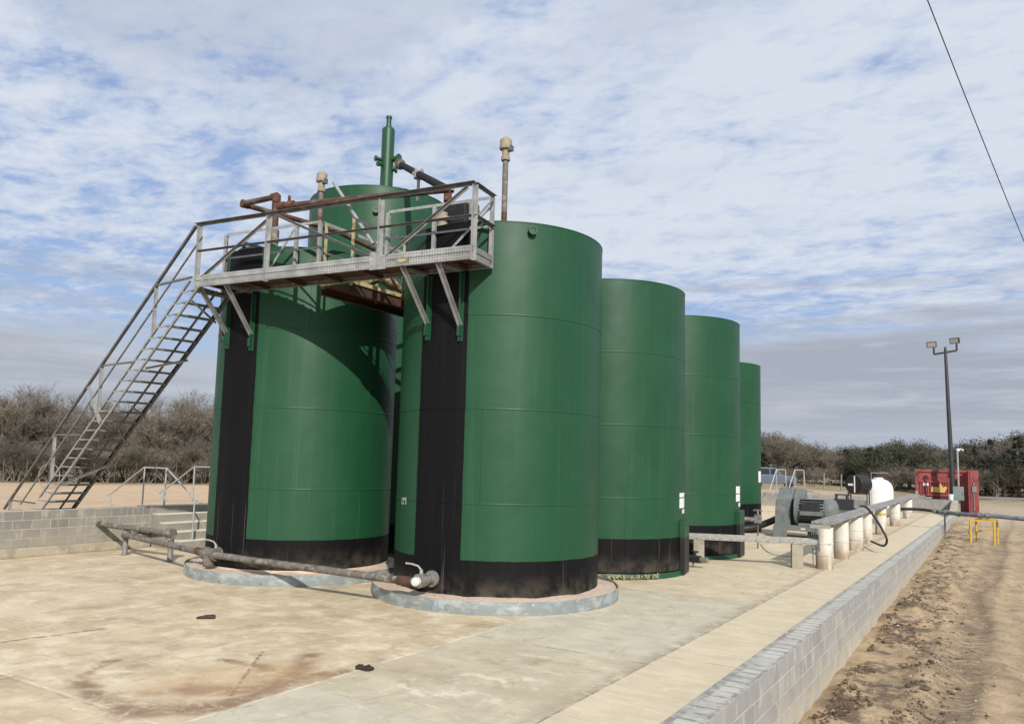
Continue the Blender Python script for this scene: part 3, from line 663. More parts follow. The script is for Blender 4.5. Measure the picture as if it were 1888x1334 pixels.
# standing plates that guard the gauge lines, and the white signs above them
def guard(t, c, ang, z0, z1, zs):
    d = cylp((0, 0), ang, 1, 0); tng = V((d.y, -d.x, 0))
    for nm, a, e, mt in (('guard_plate_top', zs, z1, 'green'), ('guard_plate_base', z0, zs, 'black_paint')):
        b = MB(); m_ = cylp(c, ang, R+.03, (a+e)/2)
        b.obox(m_, (d, tng, V((0, 0, 1))), (.055, .33, (e-a)/2)); b.build(nm, M[mt], t, .008)
guard(tC, cC, 79, .02, 1.16, .80); guard(tD, cD, 84, .02, 1.22, .86)
def sign(t, c, ang, z, w_, h_, name='sign_plate'):
    b = MB(); n = 6; vs = []
    for zz in (z-h_/2, z+h_/2):
        for k in range(n+1): vs.append(cylp(c, ang+degs(w_/R)*(k/n-.5), R+.006, zz))
    for zz in (z-h_/2, z+h_/2):
        for k in range(n+1): vs.append(cylp(c, ang+degs(w_/R)*(k/n-.5), R+.001, zz))
    fs = [(k, k+1, n+2+k, n+1+k)[::-1] for k in range(n)]
    b.add(vs, fs); o = 2*(n+1)
    b.add(vs, [(0, 1, o+1, o)[::1]] if False else [(k, o+k, o+k+1, k+1) for k in range(n)] + [(n+1+k, n+2+k, o+n+2+k, o+n+1+k) for k in range(n)] + [(0, n+1, o+n+1, o), (n, o+n, o+2*n+1, 2*n+1)])
    b.build(name, M['white_sign'], t)
degs = math.degrees
sign(tC, cC, 82.5, 1.6, .46, .33); sign(tC, cC, 79, 1.36, .26, .09, 'small_sign')
sign(tD, cD, 87.5, 1.66, .42, .4); sign(tD, cD, 83, 1.37, .26, .1, 'small_sign')
sign(tE, cE, 88, 2.05, .4, .42)
# cracked pale sealant squeezed out at the foot of the second tank
b = MB(); rr_ = random.Random(5)
for k in range(90):
    an = rr_.uniform(116, 160); rad = R+.05+abs(rr_.gauss(0, .03)); q = cylp(cC, an, rad, rr_.uniform(.0, .1)); s_ = rr_.uniform(.006, .02)
    q2 = cylp(cC, an+rr_.uniform(-2.5, 2.5), rad+rr_.uniform(-.03, .05), rr_.uniform(.01, .1)); b.tube([q, q.lerp(q2, .5)+V((0, 0, .03)), q2], [s_*.5, s_, s_*.4], 6)
b.build('sealant', M['sealant'], tC)
def bent_text(s, c, ang, z, h, mat, t, name):
    cu = bpy.data.curves.new('txt', 'FONT'); cu.body = s; cu.size = h; cu.align_x = 'CENTER'; cu.align_y = 'CENTER'; cu.offset = .004
    o = bpy.data.objects.new('txt', cu); COL.objects.link(o)
    dg = bpy.context.evaluated_depsgraph_get(); me = bpy.data.meshes.new_from_object(o.evaluated_get(dg))
    b = MB(); vs = []
    for v in me.vertices: vs.append(cylp(c, ang - degs(v.co.x*.72/R), R+.008, z+v.co.y+.04*v.co.x))
    b.add(vs, [tuple(p.vertices) for p in me.polygons])
    bpy.data.objects.remove(o); bpy.data.curves.remove(cu); bpy.data.meshes.remove(me)
    b.build(name, mat, t)
bent_text('1295', cB, 207.6, 1.625, .155, M['white_paint'], tB, 'painted_number')
# gravel-filled rings under the two front tanks
for c, lab in ((cA, 'curved galvanised ring of gravel round the foot of the left striped tank'), (cB, 'curved galvanised ring of gravel round the foot of the nearest tank')):
    t = thing('gravel_ring', (c[0], c[1], 0), lab, 'ring')
    b = MB(); RR = 2.2
    b.lathe([(RR-.012, 0), (RR, 0), (RR+.004, .10), (RR, .205), (RR-.012, .205), (RR-.012, 0)], (c[0], c[1], 0), 96); b.build('ring_band', M['ring'], t)
    b = MB(); prof = []
    n = 96; ks = 7; vs = []
    for i in range(ks):
        rr = RR-.013-(RR-.013-R+.03)*i/(ks-1)
        for j in range(n):
            a = 2*pi*j/n; x, y = c[0]+rr*cos(a), c[1]+rr*sin(a)
            z = .165+.03*i/(ks-1)*1.6 + .035*mnoise.noise(V((x*2.2, y*2.2, 1))) + .012*mnoise.noise(V((x*14, y*14, 1)))
            vs.append((x, y, z))
    b.add(vs, [(i*n+j, i*n+(j+1) % n, (i+1)*n+(j+1) % n, (i+1)*n+j) for i in range(ks-1) for j in range(n)], True); b.build('gravel_fill', M['gravel'], t)
    if c is cB:
        for k, (an, pts) in enumerate(((173.5, ((0, 0), (.02, .13))), (170.5, ((.0, .12), (.0, .02), (.05, .02))), (167.3, ((.05, .11), (.0, .09), (.01, .03), (.05, .02))))):
            b = MB()
            q = [cylp(c, an - degs(u/2.2), 2.206, .03+v_) for u, v_ in pts]
            b.tube(q, .006, 5); b.build('paint_stroke', M['blue_mark'], t)
    else:
        for an in (150, 172, 196):
            b = MB(); p = cylp(c, an, 2.2, .04); b.box(p+V((-.012, -.012, 0)), p+V((.012, .012, .02))); b.build('bolt', M['galv_dark'], t)
# overspill of pale foam and cracked mortar at the foot of the second tank
# ------------------------------------------------------------------ roof gear on the striped tanks
def hatch(c, x, y, label_on, t, lid):
    zr = ZT+.28*(1-hypot(x-c[0], y-c[1])/R)
    b = MB(); b.lathe([(.3, zr-.15), (.3, zr+.1), (.34, zr+.1), (.34, zr+.14), (.2, zr+.2), (0, zr+.22)], (x, y, 0), 28); h = b.build('thief_hatch', M['black_paint'], t)
    b = MB(); b.tube([(x-.3, y-.1, zr+.15), (x-.2, y-.12, zr+.32), (x+.05, y-.1, zr+.24), (x+.3, y-.06, zr+.16)], [.03, .045, .04, .03], 8); b.build('hatch_lever', M['black_paint'], h)
hatch(cA, -5.1, -1.55, 'A', tA, 1)
p = V((-.3, -1.15, 0)); zr = ZT+.08
b = MB(); b.box((-.50, -1.25, zr-.1), (-.03, -.8, zr+.5)); h = b.build('gauge_box', M['black_paint'], tB, .02)
b = MB(); b.lathe([(.16, 0), (.16, .3), (.13, .34), (0, .36)], (-.1, -1.0, zr+.2), 20); b.build('box_dome', M['galv_dark'], h)
b = MB(); b.lathe([(.1, -.12), (.1, .16), (.15, .16), (.15, .22), (.1, .22), (.1, .3), (0, .3)], (-.52, -1.25, zr+.06), 20); b.build('pipe_flange', M['beige'], tB)
def vent(x, y, z0, z1, label, mat1, cap):
    t = thing('vent_pipe', (x, y, z0), label, 'vent pipe')
    zs_ = z0+(z1-z0)*(.52 if x < -1 else .3); b = MB(); b.tube([(x, y, z0), (x, y, zs_)], .055, 14); b.build('pipe', M[mat1], t)
    b = MB(); b.tube([(x, y, zs_), (x, y, z1-.42)], .054, 14); b.build('upper_pipe', M['old_pipe'], t)
    b = MB(); k = z1-.45
    b.lathe([(.06, 0), (.085, .0), (.085, .07), (.07, .07), (.07, .2), (.12, .22), (.125, .25), (.125, .28), (.115, .28), (.115, .4), (.06, .455), (0, .46)], (x, y, k), 20); b.build('vent_cap', M['beige'], t)
    b = MB(); b.box((x+.07, y-.05, k+.17), (x+.15, y+.04, k+.27)); b.build('relief_weight', M['galv_dark'], t)
vent(-4.72, -.2, 6.5, 8.6, 'rusty red vent pipe with pale cap on the left striped tank roof', 'rust_deep', 0)
vent(-.03, 0, 6.4, 8.49, 'brown vent pipe with pale cap on the nearest tank roof', 'rust', 1)
# stack on the tall tank
fx, fy = -5.93, 3.25
t = thing('roof_stack', (fx, fy, 9.1), 'green stack with stub nozzles on the roof of the tallest tank', 'stack')
b = MB(); b.lathe([(.17, 9.05), (.17, 11.16), (.15, 11.2), (.08, 11.22), (.075, 11.3), (.065, 11.3), (.065, 11.48), (.08, 11.48), (.08, 11.54), (0, 11.54)], (fx, fy, 0), 28); b.build('pipe_body', M['green'], t)
def stub(p, d, r, ln, t, cap=0):
    b = MB(); b.lathe([(r*.65, 0), (r*.65, ln), (r, ln), (r, ln+.05), (0, ln+.05)], p, 18, d); b.build('stub_nozzle', M['green'], t)
Rt, Bk = V((RT.x, RT.y, 0)).normalized(), V((-FW.x, -FW.y, 0)).normalized()
stub((fx, fy, 10.3), -Rt*.85+Bk*.5, .075, .3, t); stub((fx, fy, 10.14), -Rt*.7+Bk*.75, .075, .26, t)
stub((fx, fy, 10.32), Rt*.9+Bk*.4, .12, .34, t); stub((fx, fy, 10.08), Rt*.95-Bk*.0, .11, .22, t)
# pipes above the walkway
t = thing('overhead_pipe', (-5, 2.5, 9.75), 'dark pipe sloping from the green stack down to the nearest tank', 'pipe')
p0 = at_y(738, 303, 2.9); p1 = at_y(826, 350, -.85)
b = MB(); b.tube([p0, p1], .08, 14); b.build('pipe_run', M['dark_pipe'], t)
b = MB(); d = (p1-p0).normalized(); b.tube([p0-d*.12, p0+d*.02], .14, 14); b.tube([p0+d*.05, p0+d*.3], .11, 14); b.build('pipe_coupling', M['old_pipe'], t)
q = p0.lerp(p1, .47); b = MB(); b.tube([q+V((0, 0, .1)), q+V((0, 0, -.1))], .11, 12); b.bar(q, q+V((0, 0, -.62)), .05); b.bar(q+V((-.12, -.05, .02)), q+V((.12, -.05, .02)), .06); b.build('pipe_hanger', M['galv'], t)
t = thing('drop_pipe', (p1.x, p1.y, 6.3), 'short rusty pipe dropping onto the nearest tank roof beside the black box', 'pipe')
b = MB(); b.tube([p1+V((0, 0, .08)), (p1.x, p1.y, 6.35)], .075, 14); b.build('pipe_run', M['rust_deep'], t)
for z_ in (p1.z-.03, 6.62):
    b = MB(); b.lathe([(.12, 0), (.12, .09), (0, .09)], (p1.x, p1.y, z_), 14); b.build('flange', M['beige'], t)
rx, ry = -4.15, -1.9
t = thing('riser_pipe', (rx, ry, 6.4), 'rusty elbowed pipe loop standing on the left striped tank roof', 'pipe')
b = MB(); b.tube([(rx, ry, 6.38), (rx, ry, 7.36)], .06, 12); b.tube([(rx, ry, 7.36), (rx-.03, ry, 7.42), (-5.02, ry-.02, 7.42), (-5.1, ry, 7.42)], .06, 12)
b.tube([(-5.1, ry-.02, 7.42), (-5.1, ry+.1, 7.41), (-4.45, .0, 7.3), (-4.46, 1.3, 7.2)], .055, 12); b.build('pipe_run', M['rust'], t)
b = MB(); b.tube([(rx, ry, 7.3), (rx, ry, 7.45)], .082, 12); b.tube([(rx-.12, ry, 7.42), (rx+.02, ry, 7.42)], .082, 12); b.build('pipe_elbow', M['rust'], t)
b = MB(); b.tube([(-5.12, ry-.06, 7.42), (-5.08, ry+.09, 7.42)], .085, 12); b.build('pipe_elbow', M['rust'], t)
b = MB(); b.tube([(rx, ry, 7.11), (rx, ry, 7.28)], .085, 12); b.build('pipe_tee', M['rust'], t)
b = MB(); b.tube([(rx, ry, 6.5), (rx, ry, 6.74)], .09, 12); b.tube([(rx, ry, 6.36), (rx, ry, 6.47)], .08, 12); b.build('pipe_union', M['old_pipe'], t)
t = thing('rusty_pipe', (rx, ry, 7.1), 'long rusty pipe running level above the walkway handrail between the striped tanks', 'pipe')
a = V((rx, ry, 7.21)); e_ = at_z(829, 349, 7.2)
b = MB(); b.tube([a, a.lerp(e_, .5), e_], .062, 12); b.build('pipe_run', M['rust'], t)
b = MB(); d = (e_-a).normalized(); b.tube([a+d*.06, a+d*.2], .09, 10); b.tube([a+d*.28, a+d*.42], .095, 10); b.bar(a+d*.3+V((0, 0, .05)), a+d*.3+V((0, 0, .2)), .04); b.build('pipe_union', M['rust_deep'], t)
a = at_y(615, 336, -1.3); e_ = at_y(688, 450, -1.5)
t = thing('leaning_bar', e_, 'thin grey steel bar leaning in front of the tallest tank', 'bar')
b = MB(); b.tube([a, e_], .035, 8); b.build('bar', M['galv'], t)

# ------------------------------------------------------------------ walkway across the striped tanks
Q = V((.96, -2.4, 0)); th = radians(6.2); E_ = V((-cos(th), -sin(th), 0)); N_ = V((-sin(th), cos(th), 0))
def W(s, n, z): return Q + E_*s + N_*n + V((0, 0, z))
wk = thing('steel_walkway', W(3, .3, 5.5), 'galvanised steel walkway bridging the fronts of the two striped tanks', 'walkway')
WD, SL = .66, 5.9
b = MB(); b.obox(W(SL/2, WD/2, 5.545), (E_, N_, V((0, 0, 1))), (SL/2, WD/2-.01, .018))
for k in range(30): b.obox(W(.1+k*.2, WD/2, 5.575), (E_, N_, V((0, 0, 1))), (.012, WD/2-.01, .012))
b.build('deck_grating', M['rust_beam'], wk)
b = MB(); b.channel(W(-.0, 0, 5.5), W(SL, 0, 5.5), .105, .05, .008, N_); b.build('outer_beam', M['strut'], wk)
b = MB(); b.channel(W(0, WD, 5.5), W(SL, WD, 5.5), .105, .05, .008, -N_); b.build('inner_beam', M['galv_grey'], wk)
b = MB(); b.bar(W(.0, -.006, 5.612), W(SL, -.006, 5.612), .006, .1); b.build('toe_board', M['strut'], wk)
b = MB(); b.channel(W(0, 0.06, 5.5), W(0, WD-.06, 5.5), .1, .05, .008, E_); b.bar(W(-.008, .0, 5.61), W(-.008, WD, 5.61), .006, .09); b.build('end_beam', M['galv_grey'], wk)
for k in range(7):
    b = MB(); b.bar(W(.45+k*.85, .02, 5.47), W(.45+k*.85, WD-.02, 5.47), .05, .06); b.build('cross_bearer', M['rust_beam'], wk)
for s in (0, 1.76, 4.2, 5.9):
    b = MB(); b.angle(W(s, -.012, 5.42), W(s, -.012, 6.62), .065, .008, N_); b.build('front_post', M['galv'], wk)
b = MB(); b.angle(W(-.02, 0, 6.64), W(5.98, 0, 6.64), .06, .008, N_); b.build('front_top_rail', M['galv_dark'], wk)
b = MB(); b.angle(W(0, .01, 6.13), W(SL, .01, 6.13), .035, .006, N_); b.build('front_middle_rail', M['galv_dark'], wk)
for a, e in (((4.12, 6.6), (5.75, 5.62)), ((4.0, 6.6), (1.85, 5.62)), ((.12, 6.6), (1.6, 5.62))):
    b = MB(); b.angle(W(a[0], .02, a[1]), W(e[0], .02, e[1]), .045, .007, N_); b.build('diagonal_brace', M['galv_grey'], wk)
for s in (.0, 1.1, 2.05, 3.55, 4.1, 5.88):
    b = MB(); b.angle(W(s, WD+.01, 5.45), W(s, WD+.01, 6.62), .055, .008, -N_); b.build('inner_post', M['galv'], wk)
for nm, z, m_ in (('inner_top_rail', 6.63, 'galv'), ('inner_middle_rail', 6.15, 'galv')):
    for s0, s1 in ((0, 2.05), (3.55, 5.9)):
        b = MB(); b.angle(W(s0, WD, z), W(s1, WD, z), .05 if z > 6.5 else .035, .007, -N_); b.build(nm, M[m_], wk)
for a, e in (((.05, 6.45), (1.0, 5.62)), ((5.85, 6.55), (6.5, 5.6)), ((4.15, 6.55), (4.8, 5.7))):
    b = MB(); b.angle(W(a[0], WD-.03, a[1]), W(min(e[0], 5.9) if e[0] < 6 else 5.9, WD-.03, e[1]), .045, .007, -N_)
    b.build('diagonal_brace', M['galv'], wk)
for nm, z in (('end_top_rail', 6.63), ('end_middle_rail', 6.12)):
    b = MB(); b.angle(W(-.015, 0, z), W(-.015, WD, z), .05, .007, E_); b.build(nm, M['galv_dark'], wk)
b = MB(); b.angle(W(-.02, .05, 6.1), W(-.02, WD-.05, 6.58), .04, .006, E_); b.build('diagonal_brace', M['galv_grey'], wk)
b = MB(); b.prism([W(1.6, -.02, 5.42), W(1.92, -.02, 5.42), W(1.92, -.02, 5.72), W(1.84, -.02, 5.72), W(1.6, -.02, 5.58)], N_*.01); b.build('splice_plate', M['galv'], wk)
b = MB(); b.bar(W(1.15, -.012, 5.53), W(1.38, -.012, 5.53), .004, .05); b.build('cream_patch', M['cream_rust'], wk)
# brackets: strut from the outer beam to a strip welded on each tank
def bracket(px_top, foot, c, ang, zs, zt_):
    b = MB(); s = px_top; f = cylp(c, ang, R+.07, foot)
    b.angle(W(s, .03, 5.46), f, .06, .008, E_); b.build('strut', M['galv_grey'], wk)
    b = MB(); f2 = cylp(c, ang, R+.1, 5.44); b.bar(W(s, .05, 5.43), f2, .05, .05); b.build('bearer', M['galv_grey'], wk)
    d = cylp((0, 0), ang, 1, 0); tn = V((d.y, -d.x, 0)); b = MB()
    b.obox(cylp(c, ang, R+.035, (zs+zt_)/2), (d, tn, V((0, 0, 1))), (.035, .012, (zt_-zs)/2)); b.obox(cylp(c, ang, R+.008, (zs+zt_)/2), (d, tn, V((0, 0, 1))), (.008, .05, (zt_-zs)/2))
    b.obox(cylp(c, ang, R+.05, zs+.16), (d, tn, V((0, 0, 1))), (.05, .025, .08)); b.build('wall_strip', M['green'], wk)
bracket(5.2, 4.62, cA, 169, 4.32, 5.42); bracket(5.86, 4.7, cA, 191, 4.4, 5.42)
bracket(1.33, 4.6, cB, 189.5, 4.33, 5.42); bracket(.66, 4.52, cB, 169, 4.28, 5.42)
# rusty cross-over between the tanks
cw = thing('rusty_bridge', (-2.32, -.4, 5.3), 'rusty cross bridge with flaking cream rails in the gap behind the walkway', 'walkway')
x0, x1, ya, yb = -2.66, -1.98, -2.02, 1.7
for x in (x0, x1):
    b = MB(); b.channel((x, ya, 5.36), (x, yb, 5.36), .17, .07, .01, (1 if x == x0 else -1, 0, 0)); b.build('side_beam', M['rust_beam'], cw)
b = MB(); b.box((x0+.04, ya, 5.42), (x1-.04, yb, 5.445)); b.build('deck_plate', M['rust_beam'], cw)
b = MB(); b.bar((x1+.02, ya, 5.48), (x1+.02, yb, 5.48), .05, .07); b.build('curb_bar', M['cream_rust'], cw)
b = MB(); b.bar((x0-.02, ya, 5.48), (x0-.02, yb, 5.48), .05, .06); b.build('curb_bar', M['cream_rust'], cw)
for x in (x0, x1):
    for y, m_ in ((ya+.05, 'cream_rust'), (-.55, 'cream_rust'), (1.0, 'cream_rust')):
        b = MB(); b.angle((x, y, 5.4), (x, y, 6.62), .06, .008, (1, 0, 0)); b.build('rail_post', M[m_], cw)
    b = MB(); b.angle((x, ya, 6.63), (x, yb, 6.63), .06, .008, (1, 0, 0)); b.build('top_rail', M['galv'] if x == x0 else M['galv_dark'], cw)
    b = MB(); b.angle((x, ya, 6.08), (x, yb, 6.08), .04, .007, (1, 0, 0)); b.build('middle_rail', M['galv_dark'] if x == x0 else M['rust'], cw)
b = MB(); b.tube([(x1-.05, -1.6, 5.55), (x1-.1, -1.2, 5.75), (x1-.08, -.8, 5.72), (x1-.1, -.4, 5.6)], [.07, .1, .09, .05], 8); b.tube([(x1-.2, -1.3, 5.62), (x1-.22, -.9, 5.8), (x1-.2, -.6, 5.64)], [.05, .09, .05], 8); b.build('insulation_wrap', M['cream_rust'], cw)

# ------------------------------------------------------------------ staircase
sc_ = thing('steel_staircase', (-10.9, -2.0, .85), 'long open steel staircase rising over the left wall to the walkway', 'staircase')
T0 = V((-4.80, -3.04, 5.50)); dirn = V((-6.09, .64, -4.465)); Ls = 1.035
def S(k, n=0., up=0.): # k: 0 top .. 1 foot; n across; up vertical
    hx = V((.1045, .9945, 0)); return T0 + dirn*(k*Ls) + hx*n + V((0, 0, up))
SW = .76
NT_ = 23
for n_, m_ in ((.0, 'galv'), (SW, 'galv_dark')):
    b = MB()
    if n_ == 0:
        b.bar(S(0, 0, -.04), S(1, 0, -.04), .012, .05); b.bar(S(.06, 0, .36), S(1, 0, .36), .012, .045)
        b.bar(S(0, .03, -.02), S(1, .03, -.02), .05, .008); b.bar(S(.06, .03, .38), S(1, .03, .38), .045, .008)
        for k in range(NT_):
            f = (k+.6)/NT_; q = S(f, 0, .02); b.bar(q+V((.05, 0, 0)), q+V((-.47, .05, 0)), .012, .028)
    else:
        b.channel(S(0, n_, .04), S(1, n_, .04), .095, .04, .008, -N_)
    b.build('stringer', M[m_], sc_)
b = MB(); b.angle(S(.0, .38, -.08), S(1, .38, -.08), .03, .006, N_); b.build('centre_bearer', M['galv_dark'], sc_)
for k in range(NT_):
    f = (k+.6)/NT_; c0 = S(f, 0, .02); c1 = S(f, SW, .02)
    b = MB(); b.obox((c0+c1)/2+V((-.06, 0, 0)), (V((.9945, -.1045, 0)), V((.1045, .9945, 0)), V((0, 0, 1))), (.09, SW/2, .012)); b.obox((c0+c1)/2+V((.028, -.0, -.012)), (V((.9945, -.1045, 0)), V((.1045, .9945, 0)), V((0, 0, 1))), (.005, SW/2, .022)); b.build('tread', M['galv_grey'], sc_)
RA, RB = V((-5.04, -3.015, 6.64)), V((-13.06, -2.17, .884))
def rail_at(x): return RA.lerp(RB, (x-RA.x)/(RB.x-RA.x))
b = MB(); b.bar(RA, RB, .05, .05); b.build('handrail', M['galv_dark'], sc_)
b = MB(); b.bar(S(.0, .0, .90), S(1.16, .0, .90), .028, .028); b.build('middle_rail', M['galv_grey'], sc_)
for x in (-6.41, -8.49, -10.54, -12.75):
    pt = rail_at(x); zs = T0.z + (x-T0.x)*(4.465/6.09)
    b = MB(); b.angle(V((pt.x, pt.y, max(.85, zs+.36))), pt, .05, .008, N_); b.build('rail_post', M['galv'], sc_)
    xs = T0.x + (pt.z-.36-T0.z)*(6.09/4.465); xs = min(xs, -4.95)
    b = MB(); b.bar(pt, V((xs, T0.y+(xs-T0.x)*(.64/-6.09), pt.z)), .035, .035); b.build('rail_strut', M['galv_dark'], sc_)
pa = rail_at(-9.05); b = MB(); b.bar(pa, V((-8.35, -2.665, 2.95)), .11, .008, N_); b.build('gusset_plate', M['galv'], sc_)
for a, e in (((.30, .05), (.25, SW)), ((.46, .35), (.50, SW)), ((.62, SW), (.56, .4)), ((.83, .0), (.72, SW)), ((.04, .0), (.10, SW))):
    b = MB(); b.angle(S(a[0], a[1], -.1), S(e[0], e[1], -.1), .045, .007, N_); b.build('cross_brace', M['galv_grey'], sc_)
b = MB(); b.angle(S(.09, SW, .0), cylp(cA, 195, R+.02, 4.55), .05, .007, N_); b.build('wall_stay', M['galv_grey'], sc_)

# ------------------------------------------------------------------ manifold pipes along the front
def wobble(p, q, n=8, a=.01):
    return [V(p).lerp(V(q), i/n) + V((0, a*mnoise.noise(V((i*.7, 1, 0))), a*mnoise.noise(V((i*.7, 5, 0))))) for i in range(n+1)]
t = thing('front_pipe', (-2.4, -2.3, 0), 'dirty grey pipe running low between the valves of the two striped tanks', 'pipe')
b = MB(); b.tube(wobble((-4.72, -2.42, .47), (.0, -2.32, .44), 10, .012), .062, 14); b.build('pipe_run', M['old_pipe'], t)
b = MB(); b.tube([(-.32, -2.325, .44), (-.05, -2.32, .44)], .078, 12); b.build('rusty_collar', M['rust'], t)
def valve(x, y, z, yt, label, capmat):
    t = thing('ball_valve', (x, y, z), label, 'valve')
    b = MB(); b.tube([(x, yt, z), (x, y-.02, z)], .07, 14); b.lathe([(.13, 0), (.13, .05), (0, .05)], (x, yt-.05, z), 16, (0, -1, 0)); b.lathe([(.11, 0), (.11, .14), (0, .14)], (x, y+.16, z), 16, (0, -1, 0)); b.build('valve_body', M['valve'], t)
    b = MB(); b.tube([(x, y+.1, z+.06), (x, y+.1, z+.17)], .028, 8); b.tube([(x, y+.1, z+.16), (x-.06, y+.09, z+.22), (x-.16, y+.06, z+.245), (x-.27, y+.04, z+.25)], .017, 8); b.build('lever_handle', M['galv'], t)
    if capmat:
        b = MB(); b.lathe([(.07, 0), (.072, .08), (.05, .11), (0, .115)], (x+.01, y-.0, z-.0), 16, (.15, -1, 0)); b.build('end_cap', M[capmat], t)
    return t
valve(.02, -2.28, .45, -1.83, 'lever valve with a white cap at the foot of the nearest tank', 'white_cap')
t = valve(-4.78, -2.42, .48, -2.2, 'grimy lever valve at the foot of the left striped tank', None)
b = MB(); b.lathe([(.12, 0), (.12, .1), (.1, .16), (.1, .3), (.12, .3), (.12, .36), (0, .36)], (-5.02, -2.38, .48), 16, (1, -.05, 0)); b.lathe([(.1, 0), (.1, .22), (0, .22)], (-4.86, -2.4, .28), 14); b.build('strainer_body', M['old_pipe'], t)
t = thing('wall_pipe', (-9, -1.3, 0), 'dirty pipe loop from the left block wall, carried on two short posts', 'pipe')
b = MB(); b.tube([(-10.42, -1.34, .64), (-9.2, -1.32, .62), (-7.72, -1.33, .60)], .062, 14); b.build('pipe_run', M['old_pipe'], t)
b = MB(); b.tube([(-7.60, -1.36, .60), (-8.4, -1.2, .5), (-9.05, -1.3, .48)], .055, 12); b.tube([(-9.2, -1.42, .47), (-7.6, -1.78, .47), (-5.0, -2.4, .48)], .058, 12); b.build('return_pipe', M['old_pipe'], t)
b = MB(); b.lathe([(.1, -.09), (.11, -.09), (.11, .09), (.0, .09)], (-7.62, -1.33, .60), 14, (1, 0, 0)); b.tube([(-7.62, -1.33, .64), (-7.62, -1.33, .46)], .085, 12); b.build('pipe_elbow', M['old_pipe'], t)
b = MB(); b.tube([(-9.12, -1.32, .47), (-9.24, -1.42, .47)], .08, 12); b.build('pipe_elbow', M['old_pipe'], t)
for x, z in ((-9.3, .56), (-7.62, .5)):
    b = MB(); b.tube([(x, -1.30, 0), (x, -1.30, z)], .06, 12); b.box((x-.1, -1.4, 0), (x+.1, -1.2, .012)); b.build('support_post', M['galv_grey'], t)
b = MB(); b.tube([(-5.35, -2.3, .49), (-5.2, -2.35, .485)], .075, 12); b.build('rusty_collar', M['rust_deep'], t)

# ------------------------------------------------------------------ timber bench beam, plank and stub columns
t = thing('timber_beam', (2.4, 7.3, 0), 'grey timber beam on two concrete piers between the tanks and white columns', 'beam')
BL, BR = at_y(1269, 986, 6.85), at_y(1507, 1001, 7.85); bd = (BR-BL); bd.z = 0; bl = bd.length; bd.normalize(); bn = V((-bd.y, bd.x, 0)); bz = (BL.z+BR.z)/2
b = MB(); bm = (BL+BR)/2; bm.z = bz; b.obox(bm+bn*.1, (bd, bn, V((0, 0, 1))), (bl/2, .13, .035)); b.obox(bm+bn*(-.0)+V((0, 0, .01)), (bd, bn, V((0, 0, 1))), (bl/2, .025, .075)); b.build('beam', M['wood_x'], t, .006)
b = MB()
for k in range(12): q = BL+bd*(.2+k*.28)-bn*.03; q.z = bz-.03; b.tube([q, q-bn*.012], .013, 8)
b.build('bolt_heads', M['galv_dark'], t)['kind'] = 'stuff'
for f in (.085, .85):
    b = MB(); q = BL+bd*(bl*f)+bn*.1; q.z = (bz-.04)/2; b.obox(q, (bd, bn, V((0, 0, 1))), (.13, .11, (bz-.04)/2)); b.build('pier', M['block_leg'], t, .015)
t = thing('plank_walk', (3.9, 20, 1.0), 'long weathered grey plank laid along the tops of the white stub columns', 'plank')
def plx(y): return 4.17-.0192*(y-7.4)
b = MB()
for off, w_, zz in ((-.13, .25, 1.125), (.125, .25, 1.12)):
    segs = [7.8, 12.6, 18.1, 23.5, 29, 34.4, 39.3]
    for a, e in zip(segs, segs[1:]):
        k = R_.uniform(-.006, .006); b.prism([(plx(a)+off-w_/2, a+.004, zz+k-.05), (plx(a)+off+w_/2, a+.004, zz+k-.05), (plx(a)+off+w_/2, a+.004, zz+k), (plx(a)+off-w_/2, a+.004, zz+k)], (plx(e)-plx(a), e-a-.008, 0))
b.build('plank', M['wood'], t, .004)
b = MB()
for y in (7.5, 10.75, 13.45, 16.24, 20.6, 26.4, 33.4): b.box((plx(y)-.22, y-.05, .985), (plx(y)+.22, y+.05, 1.068))
b.build('bearer_blocks', M['wood_x'], t)['kind'] = 'stuff'
cols = ((8.1, .205, 'first and nearest white stub column under the grey plank, cables at its side'), (10.75, .195, 'second white stub column from the front under the plank, clean and slim'), (13.45, .235, 'widest white stub column under the plank, third from the front'), (16.24, .18, 'brown stained white stub column where the black hose ends'), (20.6, .2, 'stub column with yellow strap and brown rust stains under the plank'), (26.4, .22, 'white stub column with a dark foot, last but one under the plank'), (33.4, .22, 'farthest white stub column under the end of the plank'))
col0 = None
for y, r, lab in cols:
    t = thing('stub_column', (plx(y)-.01, y, 0), lab, 'column', 'white stub columns under the plank')
    b = MB(); o = V((plx(y)-.01, y, 0)); n = 28; vs = []
    hs = [0, .02, .12, .3, .5, .7, .88, .98]
    for h in hs:
        for j in range(n):
            a = 2*pi*j/n; rr = r*(1+.05*mnoise.noise(V((cos(a)*1.2+y, sin(a)*1.2, h*2.5)))); vs.append(o+V((rr*cos(a), rr*sin(a), h)))
    b.add(vs, [(i*n+j, i*n+(j+1) % n, (i+1)*n+(j+1) % n, (i+1)*n+j) for i in range(len(hs)-1) for j in range(n)], True); b.add(vs[-n:], [tuple(range(n))]); b.build('column_body', M['pvc'], t)
    for h in ((.32, .6) if r > .2 else (.45,)):
        b = MB(); b.lathe([(r*1.03, h-.012), (r*1.055, h-.008), (r*1.055, h+.008), (r*1.03, h+.012)], o, 28); b.build('band', M['pvc'], t)
    if abs(y-20.6) < .1:
        b = MB(); b.lathe([(r*1.06, .74), (r*1.08, .745), (r*1.08, .81), (r*1.06, .815)], o, 24); b.build('yellow_strap', M['yellow'], t)
t = thing('grey_cable', (3.92, 7.85, .5), 'loops of thin grey cable hanging beside the first white column', 'cable')
b = MB(); x = plx(8.1)-.24
